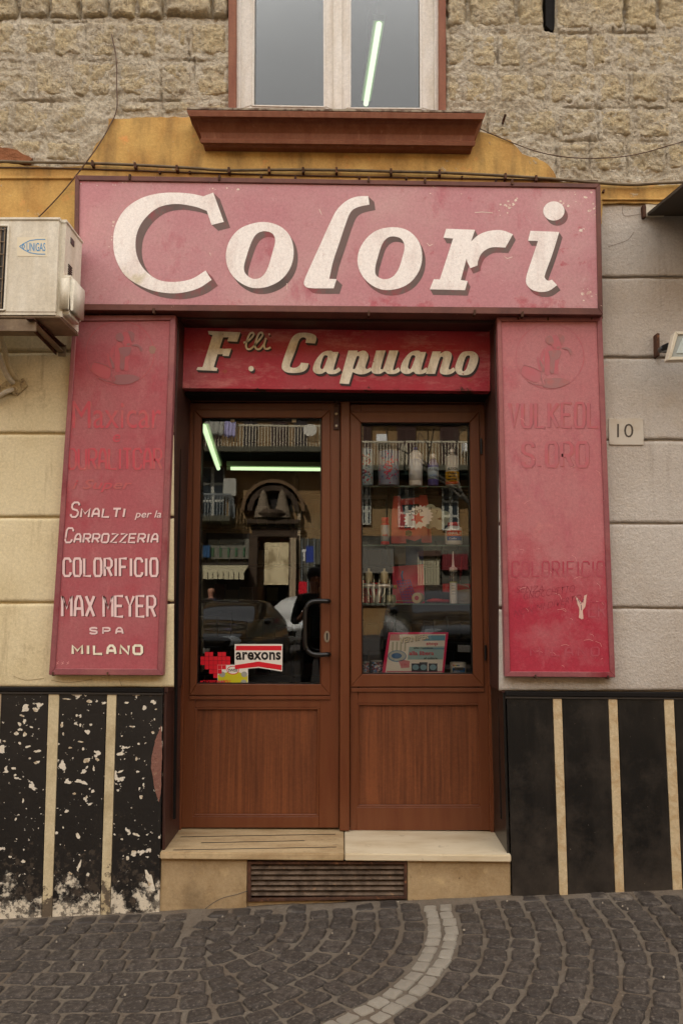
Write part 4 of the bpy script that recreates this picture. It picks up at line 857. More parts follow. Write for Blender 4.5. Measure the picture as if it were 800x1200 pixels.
R5 = c4(3.478, 570, 360); R6 = c4(3.478, 570, 580)
stext(RS, 'VULKEOL', q7(R5, 85, 455, 385, 495), YS, m_fadeR, m_fsh, 3.4, 0, (1.4, .7), .5)
stext(RS, 'S.ORO', q7(R5, 140, 415, 545, 655), YS, m_fadeR, m_fsh, 3.8, 0, (1.4, .7), .5)
stext(RS, 'COLORIFICIO', q7(R6, 100, 480, 268, 335), YS, m_fadeLow, None, 1.9, 0, (.8, .4), .5)
stext(RS, 'ER', q7(R6, 412, 486, 432, 500), YS, m_fadeLow, None, 2, 0, (.8, .4), .45)
stext(RS, 'MILANO', q7(R6, 175, 460, 618, 658), YS, m_fadeLow, None, 1.9, 0, (.8, .4), .7)
Yl = [(362, 412), (372, 420), (382, 440), (392, 438), (398, 412), (408, 405), (404, 440), (392, 470), (392, 505), (384, 508), (374, 500), (376, 465), (368, 440)]
put('bare_patch', fillmesh([jag([R6(*p) for p in Yl], 1.1, 1.2)], lambda a, b: P(a, b, YS-.001)), solid('worn_bare_patch', (206, 172, 158), .7), RS)
put('bare_patch', strokes([[R6(372, 425), R6(382, 445), R6(395, 425)], [R6(384, 448), R6(385, 470)]], .7, lambda a, b: P(a, b, YS-.0016)), solid('scratch_violet', (70, 40, 80)), RS)
for s, q in (('SENZA', bq(*R6(120, 0)[:1], R6(232, 0)[0], R6(0, 372)[1], R6(0, 398)[1], -1)), ('GNOCCHETTO', bq(R6(150, 0)[0], R6(358, 0)[0], R6(0, 398)[1], R6(0, 426)[1], -9)), ('NON MI DIVERTO', bq(R6(110, 0)[0], R6(385, 0)[0], R6(0, 470)[1], R6(0, 496)[1], -19))):
    put('graffiti', textmesh(s, pquad(q, YS-.001), .2, -.022), m_scr, RS)
rnd = random.Random(2); ln = []
for k in range(34):
    x, y = rnd.uniform(605, 708), rnd.uniform(640, 780) if k < 26 else rnd.uniform(400, 600); a = rnd.uniform(-.9, .9); l = rnd.uniform(2, 11)
    ln.append([(x, y), (x+l*math.cos(a)*.6, y+l*math.sin(a)*.5), (x+l*math.cos(a+.3), y+l*math.sin(a+.3))])
put('scratches', strokes(ln, .35, lambda a, b: P(a, b, YS-.0007)), solid('scratch_pink', (214, 150, 146)), RS)
ln = [[(82.5+k*6, 776+j), (85+k*6, 778-j)] for k in range(3) for j in (0, 3)]
put('scratches', strokes([[(66+a-82, b) for a, b in l] for l in ln], .5, lambda a, b: P(a, b, YS-.001)), solid('scratch_pink', (214, 150, 146)), LS)
# faded emblem: seated puppy with a brush, paint tin beside it, in a ring
def emblem(par, mp, md, mlt):
    n = 56; cx, cy, rx, ry = 385, 365, 376, 354
    ringl = [[mp(cx+rx*math.cos(2*math.pi*k/n), cy+ry*math.sin(2*math.pi*k/n)) for k in range(n+1)]]
    o = put('emblem', strokes(ringl, .9, lambda a, b: P(a, b, YS-.0008)), mlt, par, label='faint ring with a seated puppy holding a brush')
    mpp = lambda l, k=4: [mp(*v) for v in cat(l, k)]
    lights = [[(415, 140), (470, 138), (490, 190), (512, 250), (500, 285), (470, 300), (430, 290), (400, 250), (425, 200)],
              [(365, 240), (405, 262), (420, 300), (380, 310), (385, 400), (378, 560), (335, 560), (325, 470), (330, 330), (345, 260)],
              [(325, 275), (318, 350), (300, 400), (318, 440), (300, 480), (275, 420), (280, 340)],
              [(440, 410), (490, 395), (475, 470), (478, 552), (428, 552), (425, 480)],
              [(240, 370), (262, 380), (275, 460), (300, 530), (270, 520), (245, 440)],
              [(100, 462), (200, 490), (280, 535), (262, 640), (170, 632), (80, 570), (64, 520)],
              [(400, 385), (440, 355), (470, 375), (440, 400)]]
    darks = [[(395, 140), (425, 190), (420, 230), (380, 235), (345, 215), (335, 180), (355, 148)],
             [(475, 128), (520, 130), (545, 160), (540, 210), (512, 235), (495, 180)],
             [(460, 262), (495, 256), (490, 280), (462, 282)],
             [(378, 305), (500, 300), (498, 360), (470, 400), (442, 412), (428, 540), (385, 530), (388, 400), (375, 340)],
             [(270, 400), (300, 445), (325, 520), (300, 530), (280, 460)],
             [(510, 280), (560, 262), (610, 285), (635, 330), (612, 350), (590, 300), (545, 285)],
             [(330, 612), (480, 600), (560, 615), (600, 650), (500, 700), (380, 712), (310, 690), (340, 660)]]
    for i, l in enumerate(lights): put('emblem_paint', fillmesh([mpp(l)], lambda a, b: P(a, b, YS-.0010-.00005*i)), mlt, o)
    for i, l in enumerate(darks): put('emblem_paint', fillmesh([mpp(l)], lambda a, b: P(a, b, YS-.0018-.00005*i)), md, o)
    ot = [[mp(*v) for v in l] for l in ([(64, 540), (70, 500), (98, 460), (200, 485), (285, 530), (290, 600), (310, 680)], [(400, 235), (430, 275)], [(150, 645), (230, 670), (300, 680)])]
    put('emblem_line', strokes(ot, .6, lambda a, b: P(a, b, YS-.0024)), md, o)
emblem(LS, c4(9.41, 100, 375), m_dogd, m_dogl)
emblem(RS, lambda a, b: (604+(a-8)/9.45, 379.5+(b-11)/9.3), M('ghost_emblem_dark_right', (152, 104, 104), .55, [dict(c=(170, 98, 96), s=25, lo=.5, hi=.65, a=.8)]), m_fadeR)
put('bare_patch', fillmesh([jag([(175.5, 406), (180, 405), (183.5, 409), (181, 414), (177, 414.5), (174.8, 411)], .5, 2)], lambda a, b: P(a, b, YS-.001)), solid('bare_tan', (150, 110, 98), .7), LS)
# ---- number plate ----
np_ = single('number_plate', slab(jag([(712.5, 490.5), (753, 490.5), (754, 521.5), (713.5, 521)], .35, 8), -.019, -.005, .002), M('plate_marble', (190, 183, 170), .5, [dict(c=(172, 156, 132), s=8, lo=.45, hi=.7)]), P(733, 521, -.03), 'small pale marble plate with the house number 10', 'number plate')
o = put('numerals', textmesh('10', pquad(bq(722.5, 741.5, 496.5, 512.5), -.0202), 0, -.005), solid('numeral_grey', (70, 62, 56)), None)
o.parent = np_; o.matrix_parent_inverse = Matrix.Translation(-np_.location)
# =================== AIR CONDITIONER ===================
def on(par, o): o.parent = par; o.matrix_parent_inverse = Matrix.Translation(-wpos(par)); return o
AC = thing('air_conditioner', P(20, 372, -.38), 'aged cream air conditioner outdoor unit on brackets beside the big sign', 'air conditioner')
yA, yB = -.38, -.13
xr = P(73.5, 310, yA).x; xlA = xr-.80; za, zb_ = P(40, 258.5, yA).z, P(40, 369, yA).z
b = box(xlA, xr, yA, yB, zb_, za); ve = [e for e in b.edges if abs((e.verts[0].co-e.verts[1].co).z) > .1]
bmesh.ops.bevel(b, geom=ve, offset=.022, segments=4, affect='EDGES'); put('casing', b, m_ac, AC)
b = box(xlA-.004, xr+.005, yA-.005, yB+.005, za+.0005, za+.014); ve = [e for e in b.edges if abs((e.verts[0].co-e.verts[1].co).z) > .01]
bmesh.ops.bevel(b, geom=ve, offset=.024, segments=4, affect='EDGES'); bmesh.ops.bevel(b, geom=[e for e in b.edges if e.calc_length() > .04 and abs((e.verts[0].co-e.verts[1].co).z) < .001], offset=.003, segments=2, affect='EDGES'); put('top_cover', b, m_ac, AC)
put('seam', box(xlA+.02, xr-.02, yA-.001, yA+.01, zb_+.012, zb_+.0145), m_acdark, AC)
put('base_pan', box(xlA+.004, xr-.004, yA+.004, yB-.004, zb_-.012, zb_-.0005, .003), m_acdark, AC)
put('base_rail', prism([P(-40, 373, yA+.01), P(42, 373.5, yA+.01), P(42, 388, yA+.01), P(-2, 387.5, yA+.01), P(-40, 387, yA+.01)], [v+Vector((0, .012, 0)) for v in (P(-40, 373, yA+.01), P(42, 373.5, yA+.01), P(42, 388, yA+.01), P(-2, 387.5, yA+.01), P(-40, 387, yA+.01))], .001), m_acdark, AC)
zc1, zc0 = P(85, 333, -.25).z, P(85, 378, -.25).z
cv = box(xr-.03, xr+.046, yA+.012, -.20, zc0, zc1); bmesh.ops.bevel(cv, geom=cv.edges[:], offset=.020, segments=4, affect='EDGES'); put('valve_cover', cv, m_ac, AC, smooth=True)
put('grip_recess', box(xr+.0005, xr+.003, -.30, -.255, P(85, 287, -.28).z, P(85, 280, -.28).z, .001), m_blk, AC)
for k in range(8): put('side_louvre', box(xr+.0005, xr+.004, -.315, -.27, P(81, 311+k*2.6, -.3).z-.0035, P(81, 311+k*2.6, -.3).z+.001, .0006), m_blk, AC)
gcx, gcz = P(-62, 312, yA).x, (za+zb_)/2; gx1 = P(7, 310, yA).x
put('grille_well', box(gcx-(gx1-gcx), gx1, yA-.0012, yA+.006, zb_+.025, za-.03, .002), m_blk, AC)
gr = bmesh.new()
for k in range(30): x = gcx-(gx1-gcx)+.008+k*(2*(gx1-gcx)-.016)/29; tube([Vector((x, yA-.006, zb_+.03)), Vector((x, yA-.006, za-.035))], .0022, gr, 6)
for k in range(7): z = zb_+.045+k*.055; tube([Vector((gcx-(gx1-gcx)+.005, yA-.009, z)), Vector((gx1-.005, yA-.009, z))], .0018, gr, 5)
put('fan_guard', gr, m_acdark, AC); 
b = bmesh.new()
for k in range(4):
    q = [(gcx-(gx1-gcx)-.006, zb_+.02), (gx1+.006, zb_+.02), (gx1+.006, za-.025), (gcx-(gx1-gcx)-.006, za-.025)]
    tube([Vector((q[k][0], yA-.003, q[k][1])), Vector((q[(k+1) % 4][0], yA-.003, q[(k+1) % 4][1]))], .005, b, 8)
put('guard_rim', b, m_ac, AC)
o = put('badge', slab([(20.5, 278), (55, 278), (55.5, 300.5), (20.5, 300)], yA-.001, yA+.001, 0), solid('badge_cream', (216, 206, 180), .35), AC)
bl = solid('badge_blue', (70, 140, 190))
put('badge_text', textmesh('UNIGAS', pquad(bq(31.5, 53.5, 284.5, 294.5), yA-.0016), 0, .01), bl, o)
arc = [[(53.5, 280.5), (44, 280.6), (35, 282), (28, 285.5), (23.3, 288.8)], [(23.3, 288.8), (28, 292.4), (35, 296), (44, 297.6), (53.5, 297.8)], [(28, 286.2), (26.2, 288.9), (28, 291.6), (29.4, 288.9), (28, 286.2)]]
put('badge_mark', strokes(arc, 1.0, lambda a, c: P(a, c, yA-.0016)), bl, o)
# bracket: wall upright, diagonal brace, top arm
BK = thing('wall_bracket', P(76, 412, -.02), 'rusty angled steel bracket carrying the air conditioner', 'bracket')
xk = P(62, 385, -.2).x+.04
def flatbar(a, b, wx, th_, mat, name, par):
    a, b = Vector(a), Vector(b); t = (b-a).normalized(); u = Vector((1, 0, 0))*wx/2; n = t.cross(Vector((1, 0, 0))).normalized()*th_/2
    f = [a-u-n, a+u-n, a+u+n, a-u+n]; return put(name, prism(f, [v+(b-a) for v in f], .001), mat, par)
zt_ = zb_-.016; a0 = P(38, 374, -.36); a1 = P(74, 412, -.03)
xk = a1.x-.01
flatbar((xk, -.40, zt_-.006), (xk, -.02, zt_-.006), .035, .006, m_rust, 'arm', BK)
flatbar((xk, -.36, zt_-.014), (xk, -.026, a1.z), .030, .005, m_acdark, 'brace', BK)
flatbar((xk-.02, -.35, zt_-.014), (xk-.02, -.03, a1.z-.003), .005, .030, m_rust, 'brace_flange', BK)
flatbar((xk+.004, -.022, zt_), (xk+.004, -.022, a1.z-.02), .036, .005, m_acdark, 'upright', BK)
# insulated pipes under the unit
PP = thing('pipe_bundle', P(14, 447, -.03), 'two lagged pipes running from the air conditioner into the cream wall', 'pipes')
for k, pts in enumerate(([(-14, 372, -.22), (-4, 385, -.15), (3, 400, -.085), (9, 423, -.06), (15, 437, -.05), (20, 444, -.02), (24, 449, .01)], [(-20, 392, -.16), (-8, 404, -.10), (0, 420, -.075), (7, 437, -.06), (13, 446, -.04), (19, 450, .01)])):
    c = smoothpts([P(*p) for p in pts], 7); rr_ = [.0125*(1 if i % 7 else .84) for i in range(len(c))]
    put('lagged_pipe', tube(c, rr_, None, 10), m_ac if k else m_stripL, PP, smooth=True)
put('lagged_pipe', tube(smoothpts([P(-16, 471, -.04), P(0, 464, -.05), P(8, 459, -.05), P(15, 457, -.02), P(20, 455, .01)], 6), .011, None, 10), m_ac, PP, smooth=True)
b = bmesh.new()
lump = [jag([(5, 448), (12, 446), (20, 446), (27, 443), (30, 448), (33, 452), (26, 458), (20, 463), (14, 460), (6, 462), (-4, 466), (-6, 456)], 1.4, 2)]
put('mortar_patch', fillmesh(lump, lambda a, c: P(a, c, -.024), .02), M('patch_mortar', (190, 172, 132), .95, [dict(c=(120, 100, 76), s=40, lo=.5, hi=.66)], [(60, .02)]), PP)
# =================== CANOPY, FLOODLIGHT, CABLES ===================
CN = thing('canopy', P(760, 255, 0), 'dark metal canopy corner over the grey wall at the right edge', 'canopy')
A0, A1 = P(757, 253.5, -.01), P(757, 253.5, -.01)+Vector((2.2, 0, 0)); O0 = P(806, 213, -.52); O1 = O0+Vector((2.2, 0, 0))
put('canopy_sheet', prism([A0, A1, O1, O0], [v+Vector((0, 0, .015)) for v in (A0, A1, O1, O0)], .001), m_canopy, CN)
put('canopy_edge', prism([O0, O1, O1+Vector((0, 0, -.03)), O0+Vector((0, 0, -.03))], [v+Vector((0, -.012, 0)) for v in (O0, O1, O1+Vector((0, 0, -.03)), O0+Vector((0, 0, -.03)))], .001), m_canopy, CN)
put('wall_fixing', slab([(755.5, 239), (778, 237), (778, 253), (756.5, 254)], -.022, -.005, .002), m_lampw, CN)
put('wall_fixing', slab([(752.5, 240), (756.5, 240), (756.8, 254), (753.5, 254)], -.04, -.005, .001), m_rust, CN)
FL = thing('floodlight', P(772, 410, -.02), 'white framed floodlight on a small rusty wall arm at the right edge', 'floodlight')
put('back_plate', slab([(769.3, 390), (772.3, 390.5), (772.5, 417), (769.8, 416)], -.06, -.008, .001), m_rust, FL)
put('arm', tube([P(771, 412, -.03), P(784, 412.5, -.14), P(796, 412, -.22)], .006, None, 8), m_guide, FL)
put('knuckle', slab([(774, 405), (783, 401), (786, 404), (785, 409), (776, 411), (773.5, 409)], -.16, -.12, .003), m_blk, FL)
Q = [(790, 388.5), (848, 386.5), (842, 421), (781.5, 422)]; Qi = [(794, 392), (845, 390), (839, 417), (786.5, 418)]
def fl(p, off): return P(p[0], p[1], -.25)
put('lamp_body', slab(Q, -.245, -.20, .004), m_lampw, FL); put('lamp_rim', ring(Q, Qi, -.256, -.243, .002), m_lampw, FL)
put('lamp_glass', slab(Qi, -.249, -.244, 0), m_lampg, FL)
put('reflector_plate', slab([(799, 396), (842, 394), (837, 413), (792, 414)], -.252, -.247, .001), solid('lamp_pale', (176, 186, 182), .3), FL)
def cable(pts, r, mat, label, name='cable', k=8, cat_='cable'):
    c = smoothpts([P(*p) for p in pts], k); loc = c[len(c)//2].copy()
    return single(name, tube(c, r, None, 8), mat, loc, label, cat_, smooth=True)
cb = cable([(-300, 192, -.05), (-40, 189, -.05), (30, 190, -.05), (90, 191, -.045), (150, 193, -.045), (225, 197, -.045), (262, 199.5, -.045), (330, 199, -.045), (400, 199.5, -.045), (460, 201, -.045), (520, 202.5, -.045), (590, 206, -.045), (650, 210, -.045), (690, 213.5, -.045), (740, 216.5, -.045), (790, 214, -.045), (1000, 206, -.045)], .0068, m_cable, 'thick grey cable clipped along the ochre band above the signboard')
for px, py in ((108, 191), (158, 193.5), (207, 196.5), (268, 199), (315, 198.5), (355, 199), (394, 199), (458, 200.5), (515, 202), (592, 206), (628, 208.5)):
    on(cb, put('cable_clip', slab([(px-1.3, py-3.6), (px+1.3, py-3.6), (px+1.6, py+3), (px-1.2, py+3)], -.058, -.02, .001), m_rust))
cable([(700, 212, -.03), (300, 204.5, -.03), (60, 197, -.03), (-200, 196, -.03)], .0035, m_cabled, 'thin brown wire running just below the thick grey cable')
cable([(44, 256, -.04), (60, 240, -.04), (78, 220, -.04), (100, 192, -.056), (117, 168, -.04), (129, 147, -.035), (137, 128, -.025), (137, 100, -.02), (136.5, 70, -.015), (131, 40, -.01)], .003, m_cabled, 'thin brown cable climbing the bare stone left of the window')
cable([(560, 150, -.04), (578, 158, -.035), (602, 168, -.03), (630, 178, -.03), (662, 184, -.03), (700, 185.5, -.03), (745, 181, -.03), (800, 166, -.03), (900, 140, -.03)], .0024, m_cabled, 'thin slack wire drooping across the stone right of the window')
single('iron_stub', tube([P(592, 134, -.05), P(589.5, 141, -.03), P(588, 147, .02)], .006, None, 8), m_rust, P(590, 140, -.03), 'short rusty iron peg sticking out of the bare stone', 'peg')
rnd = random.Random(9)
for px, py in ((147, 206), (186, 200), (221, 200), (305, 205), (345, 206), (420, 206), (475, 207), (540, 206), (580, 210), (662, 216), (706, 222)):
    put('nail', slab([(px, py), (px+2.4, py-.5), (px+2, py+3), (px-.4, py+2.6)], -.04, -.02, .001), m_rust, bld)
# =================== STICKERS ON THE LEFT DOOR GLASS ===================
YG = GLASS_Y-.0015
red = solid('sticker_red', (206, 22, 40), .4); wht = solid('sticker_white', (222, 216, 206), .4); inkb = solid('sticker_ink', (16, 14, 14), .4); yel = solid('sticker_yellow', (190, 182, 28), .4)
z4 = c4(6.667, 225, 740)
def sticker(loc, label): return thing('sticker', P(*loc, YG), label, 'sticker')
s = sticker((302, 787), 'white and red sticker reading arexons on the left door glass')
put('sheet', fillmesh([[z4(*p) for p in ((333, 98), (707, 98), (705, 313), (520, 283), (333, 300))]], lambda a, b: P(a, b, YG-.0008), .0006), wht, s)
put('red_band', fillmesh([[z4(*p) for p in ((345, 112), (700, 112), (700, 148), (340, 148))]], lambda a, b: P(a, b, YG-.0012)), red, s)
put('red_band', fillmesh([[z4(*p) for p in ((335, 263), (520, 235), (700, 263), (699, 302), (520, 275), (335, 295))]], lambda a, b: P(a, b, YG-.0012)), red, s)
put('lettering', textmesh('arexons', pquad(bq(276.3, 329, 764, 773.5), YG-.0012), 0, .032, 1.04), inkb, s)
s = sticker((252, 795), 'red heart made of square pixels low on the left door glass')
grid = ['.XX.XX.', 'XXXXXXX', 'XXXXXXX', '.XXXXX.', '..XXX..', '...X...']
for j, row in enumerate(grid):
    for i, ch in enumerate(row):
        if ch == 'X':
            x, y = 235.2+i*5.0, 764.2+j*5.1; put('pixel_square', slab([(x, y), (x+4.7, y), (x+4.7, y+4.8), (x, y+4.8)], YG-.0014, YG-.0008, 0), red, s)
put('lettering', textmesh('#CUOREDINAPOLI', pquad(bq(234.5, 270, 797, 801.2), YG-.0020), 0, .03), red, s)
s = sticker((273, 802), 'yellow and white notice sticker beneath the red heart')
put('sheet', slab([z4(*p) for p in ((200, 258), (438, 262), (438, 418), (200, 418))], YG-.0006, YG, 0), wht, s)
put('yellow_print', fillmesh([[z4(*p) for p in ((203, 340), (275, 318), (370, 318), (434, 345), (434, 415), (203, 415))]], lambda a, b: P(a, b, YG-.0009)), yel, s)
el = lambda cx, cy, rx, ry, n=20: [(cx+rx*math.cos(2*math.pi*k/n), cy+ry*math.sin(2*math.pi*k/n)) for k in range(n)]
for cx, cy in ((237, 335), (408, 335), (405, 398), (232, 405)): put('coin_print', fillmesh([[z4(*p) for p in el(cx, cy, 24, 22)]], lambda a, b: P(a, b, YG-.0010)), solid('print_grey', (150, 150, 140)), s)
put('oval_print', fillmesh([[z4(*p) for p in el(320, 303, 48, 34)]], lambda a, b: P(a, b, YG-.0010)), red, s)
put('oval_print', fillmesh([[z4(*p) for p in el(320, 303, 42, 28)]], lambda a, b: P(a, b, YG-.0011)), wht, s)
put('lettering', textmesh('SWISS', pquad(bq(*[z4(284, 0)[0], z4(356, 0)[0], z4(0, 292)[1], z4(0, 314)[1]]), YG-.0013), 0, .03), inkb, s)
# =================== DISPLAY BEHIND THE RIGHT DOOR ===================
YD = .435
DC = thing('display_case', P(488, 792, YD), 'dark display case with glass shelves behind the right door pane', 'display case')
xa, xb_ = P(412, 600, YD).x, P(562, 600, YD).x; sh1, sh2, sh3, sh4 = P(480, 569.5, YD).z, P(480, 638.5, YD).z, P(480, 707, YD).z, P(480, 792, YD).z
wood = solid('case_wood', (52, 38, 30), .6)
put('side_panel', box(xa-.02, xa, .40, .86, sh4-.02, sh1+.55, .001), wood, DC); put('side_panel', box(xb_+.02, xb_+.04, .40, .86, sh4-.02, sh1+.55, .001), wood, DC)
None and put('back_panel', box(xa, xb_+.02, .86, .88, sh4-.02, sh1+.55, .001), solid('case_back', (44, 38, 34), .7), DC)
put('case_floor', box(xa, xb_+.02, .40, .86, sh4-.02, sh4, .001), wood, DC)
for z in (sh1, sh2, sh3): put('glass_shelf', box(xa+.003, xb_+.017, .43, .78, z-.007, z, .0), g_shelf if z != sh3 else M('smoked_shelf', (40, 46, 44), .2), DC)
b = bmesh.new()
for z in (sh1, sh2, sh3): box(xa+.003, xb_+.017, .428, .4295, z-.007, z, 0, b)
put('shelf_edge', b, solid('shelf_edge_green', (86, 104, 92), .2), DC)
def item(name, px, z, y, label, cat_): 
    return thing(name, Vector((P(px, 600, y).x, y, z)), label, cat_)
def W(px0, px1, y): return abs(P(px1, 600, y).x-P(px0, 600, y).x)
def Hh(py0, py1, y): return abs(P(480, py1, y).z-P(480, py0, y).z)
def bottle(name, x0, x1, y0, z, prof, mats, label, cat_, y=YD, bands=(), texts=()):
    """prof: list of (radius fraction, height fraction); mats: list of (from fraction, material)"""
    t = item(name, (x0+x1)/2, z, y, label, cat_); r = W(x0, x1, y)/2; c = t.location; h = Hh(y0, y0+1, y)
    return t, r, c
def lathe_part(t, prof, mat, name, n=28): return put(name, lathe(prof, t.location, n), mat, t, smooth=True)
def curved(t, body, r, a0, a1, z0, z1, mat, name='lettering', bold=.02, shear=0):
    c = t.location
    mp = lambda u, v: Vector((c.x+math.sin(a0+(a1-a0)*u)*r, c.y-math.cos(a0+(a1-a0)*u)*r, c.z+z1+(z0-z1)*v))
    return put(name, textmesh(body, mp, shear, bold), mat, t)
def cpatch(t, pts, r, mat, name='print'):
    """pts in (angle,z)"""
    c = t.location; b = bmesh.new(); b.faces.new([b.verts.new((c.x+math.sin(a)*r, c.y-math.cos(a)*r, c.z+z)) for a, z in pts]); bmesh.ops.subdivide_edges
    return put(name, b, mat, t)
plw = solid('white_plastic', (244, 242, 236), .35); 
# shelf 1
def r_h(x0, x1, y0, y1, y=YD): return W(x0, x1, y)/2, Hh(y0, y1, y)
zc = lambda c: solid('c%02x%02x%02x' % c if False else 'print_' + '_'.join(map(str, c)), c, .45)
def tin(x0, x1, y0, y1, z, label, colbg, blobs, y=YD, seed=0, lidcol=(150, 146, 138), cat_='paint tin', name='paint_tin'):
    r, h = r_h(x0, x1, y0, y1, y); t = item(name, (x0+x1)/2, z, y, label, cat_)
    lathe_part(t, [(r*.96, 0), (r, .004), (r, h-.004), (r*.97, h)], colbg, 'body'); lathe_part(t, [(r*.9, h), (r*1.02, h+.001), (r*1.02, h+.005), (r*.86, h+.006), (r*.85, h+.003)], zc(lidcol), 'lid')
    rnd = random.Random(seed); cs = {}
    for col in blobs: cs[col] = bmesh.new()
    k = 0
    for i in range(110):
        col = rnd.choice(blobs); a = rnd.gauss(.0, .55); zz_ = h*min(.95, max(.05, rnd.gauss(.5, .22))); s = rnd.uniform(.003, .009); k += 1
        if abs(a) > 1.4: continue
        rr_ = r+.0006+k*.00001; cs[col].faces.new([cs[col].verts.new((t.location.x+math.sin(a+da*s/r)*rr_, t.location.y-math.cos(a+da*s/r)*rr_, z+min(h-.002, max(.002, zz_+dz*s)))) for da, dz in ((-.5, -.6), (.6, -.5), (.5, .7), (-.6, .5))])
    for col in blobs: put('print', cs[col], zc(col), t)
    return t
t = tin(416, 437, 526, 568, sh1, 'pale tin splashed with pink and blue, leftmost on the top shelf', solid('tin_pale_blue', (176, 196, 206)), [(190, 90, 100), (110, 60, 90), (90, 130, 150), (200, 200, 196)], seed=4)
t = tin(443, 467.5, 528, 568, sh1, 'grey tin with a magenta paint splash on the top shelf', solid('tin_grey_blue', (140, 148, 170)), [(206, 36, 84), (150, 30, 96), (190, 60, 60), (90, 96, 140)], seed=6)
r, h = r_h(479, 495, 525, 568.5); t = item('bottle', 487, sh1, YD, 'plain white bottle with a blue cap in the middle of the top shelf', 'bottle')
lathe_part(t, [(r*.9, 0), (r, .004), (r, h*.80), (r*.93, h*.85), (r*.4, h*.95), (r*.3, h*.96)], plw, 'body'); lathe_part(t, [(r*.32, h*.955), (r*.32, h*1.03), (r*.2, h*1.04)], zc((60, 64, 130)), 'cap')
lathe_part(t, [(r*1.01, h*.14), (r*1.012, h*.7)], solid('label_offwhite', (236, 238, 240), .4), 'paper_label')
r, h = r_h(501, 514, 534, 568.5); t = item('bottle', 507.5, sh1, YD, 'violet spray bottle with a pale blue label on the top shelf', 'bottle')
lathe_part(t, [(r*.9, 0), (r, .004), (r, h*.72), (r*.5, h*.9), (r*.32, h*.94)], solid('violet_liquid', (92, 84, 150), .25), 'body')
lathe_part(t, [(r*.45, h*.93), (r*.45, h*1.08), (r*.3, h*1.09)], plw, 'spray_head'); lathe_part(t, [(r*1.015, h*.22), (r*1.015, h*.62)], zc((176, 196, 214)), 'paper_label')
curved(t, 'PULIGAS', r*1.03, -.8, .8, h*.5, h*.58, zc((40, 40, 70))); curved(t, 'DETERGE', r*1.03, -.7, .7, h*.3, h*.36, zc((60, 110, 170)))
r, h = r_h(522, 538, 530, 568.5); t = item('bottle', 530, sh1, YD, 'white bottle with a black and yellow label, rightmost on the top shelf', 'bottle')
lathe_part(t, [(r*.9, 0), (r, .004), (r, h*.8), (r*.9, h*.9), (r*.35, h*.94)], solid('greyish_plastic', (226, 222, 210), .35), 'body'); lathe_part(t, [(r*.3, h*.94), (r*.3, h*1.02), (r*.5, h*1.03), (r*.5, h*1.08), (r*.2, h*1.14)], plw, 'cap')
lathe_part(t, [(r*1.015, h*.04), (r*1.015, h*.42)], zc((214, 160, 20)), 'paper_label'); lathe_part(t, [(r*1.017, h*.03), (r*1.017, h*.12)], zc((200, 90, 20)), 'label_band')
for k, (s_, a, b_) in enumerate((('CREMA', .33, .39), ('ABRASIVA', .24, .30), ('MEDIA', .15, .21))): curved(t, s_, r*1.03, -.8, .6, h*a, h*b_, zc((20, 18, 16)), bold=.04)
curved(t, 'AREXONS', r*1.03, -.9, .9, h*.46, h*.54, zc((30, 26, 24)), bold=.04)
# shelf 2
r, h = r_h(446, 456, 606, 637.5); t = item('spray_can', 451, sh2, YD, 'red spray can with a white label at the left of the middle shelf', 'spray can')
lathe_part(t, [(r*.95, 0), (r, .003), (r, h*.78), (r*.8, h*.82)], zc((206, 30, 34)), 'body'); lathe_part(t, [(r*.92, h*.8), (r*.92, h), (r*.85, h*1.01)], zc((206, 30, 34)), 'cap')
lathe_part(t, [(r*1.02, h*.12), (r*1.02, h*.72)], zc((190, 196, 200)), 'paper_label'); cpatch(t, [(-.8, h*.55), (.8, h*.62), (.8, h*.7), (-.8, h*.64)], r*1.05, zc((206, 30, 34))); curved(t, 'MARK', r*1.06, -.6, .6, h*.3, h*.38, zc((206, 30, 34))); cpatch(t, [(-.8, h*.15), (.8, h*.15), (.8, h*.24), (-.8, h*.24)], r*1.05, zc((60, 110, 160)))
r, h = r_h(521, 541, 612, 638.5); t = item('glue_jar', 531, sh2, YD, 'white glue jar with a red lid at the right of the middle shelf', 'jar')
lathe_part(t, [(r*.9, 0), (r, .006), (r, h*.66), (r*.93, h*.76), (r*.66, h*.8), (r*.66, h*.84)], plw, 'body'); lathe_part(t, [(r*.68, h*.83), (r*.68, h*.97), (r*.62, h*1.0)], zc((214, 50, 34)), 'lid')
def band(t, r, z0, z1, a, mat, name='print'):
    c = t.location; b = bmesh.new(); n = 12; R0 = []; 
    for k in range(n+1):
        an = -a+2*a*k/n; R0.append([b.verts.new((c.x+math.sin(an)*r, c.y-math.cos(an)*r, c.z+z)) for z in (z0, z1)])
    for p, q in zip(R0, R0[1:]): b.faces.new([p[0], q[0], q[1], p[1]])
    return put(name, b, mat, t)
band(t, r*1.01, h*.38, h*.62, 1.0, zc((214, 60, 40))); band(t, r*1.01, h*.18, h*.375, 1.0, zc((40, 70, 150))); curved(t, 'VINAVIL 59', r*1.03, -.85, .85, h*.43, h*.56, plw, bold=.03); curved(t, 'Colla', r*1.03, -.7, .2, h*.23, h*.31, plw)
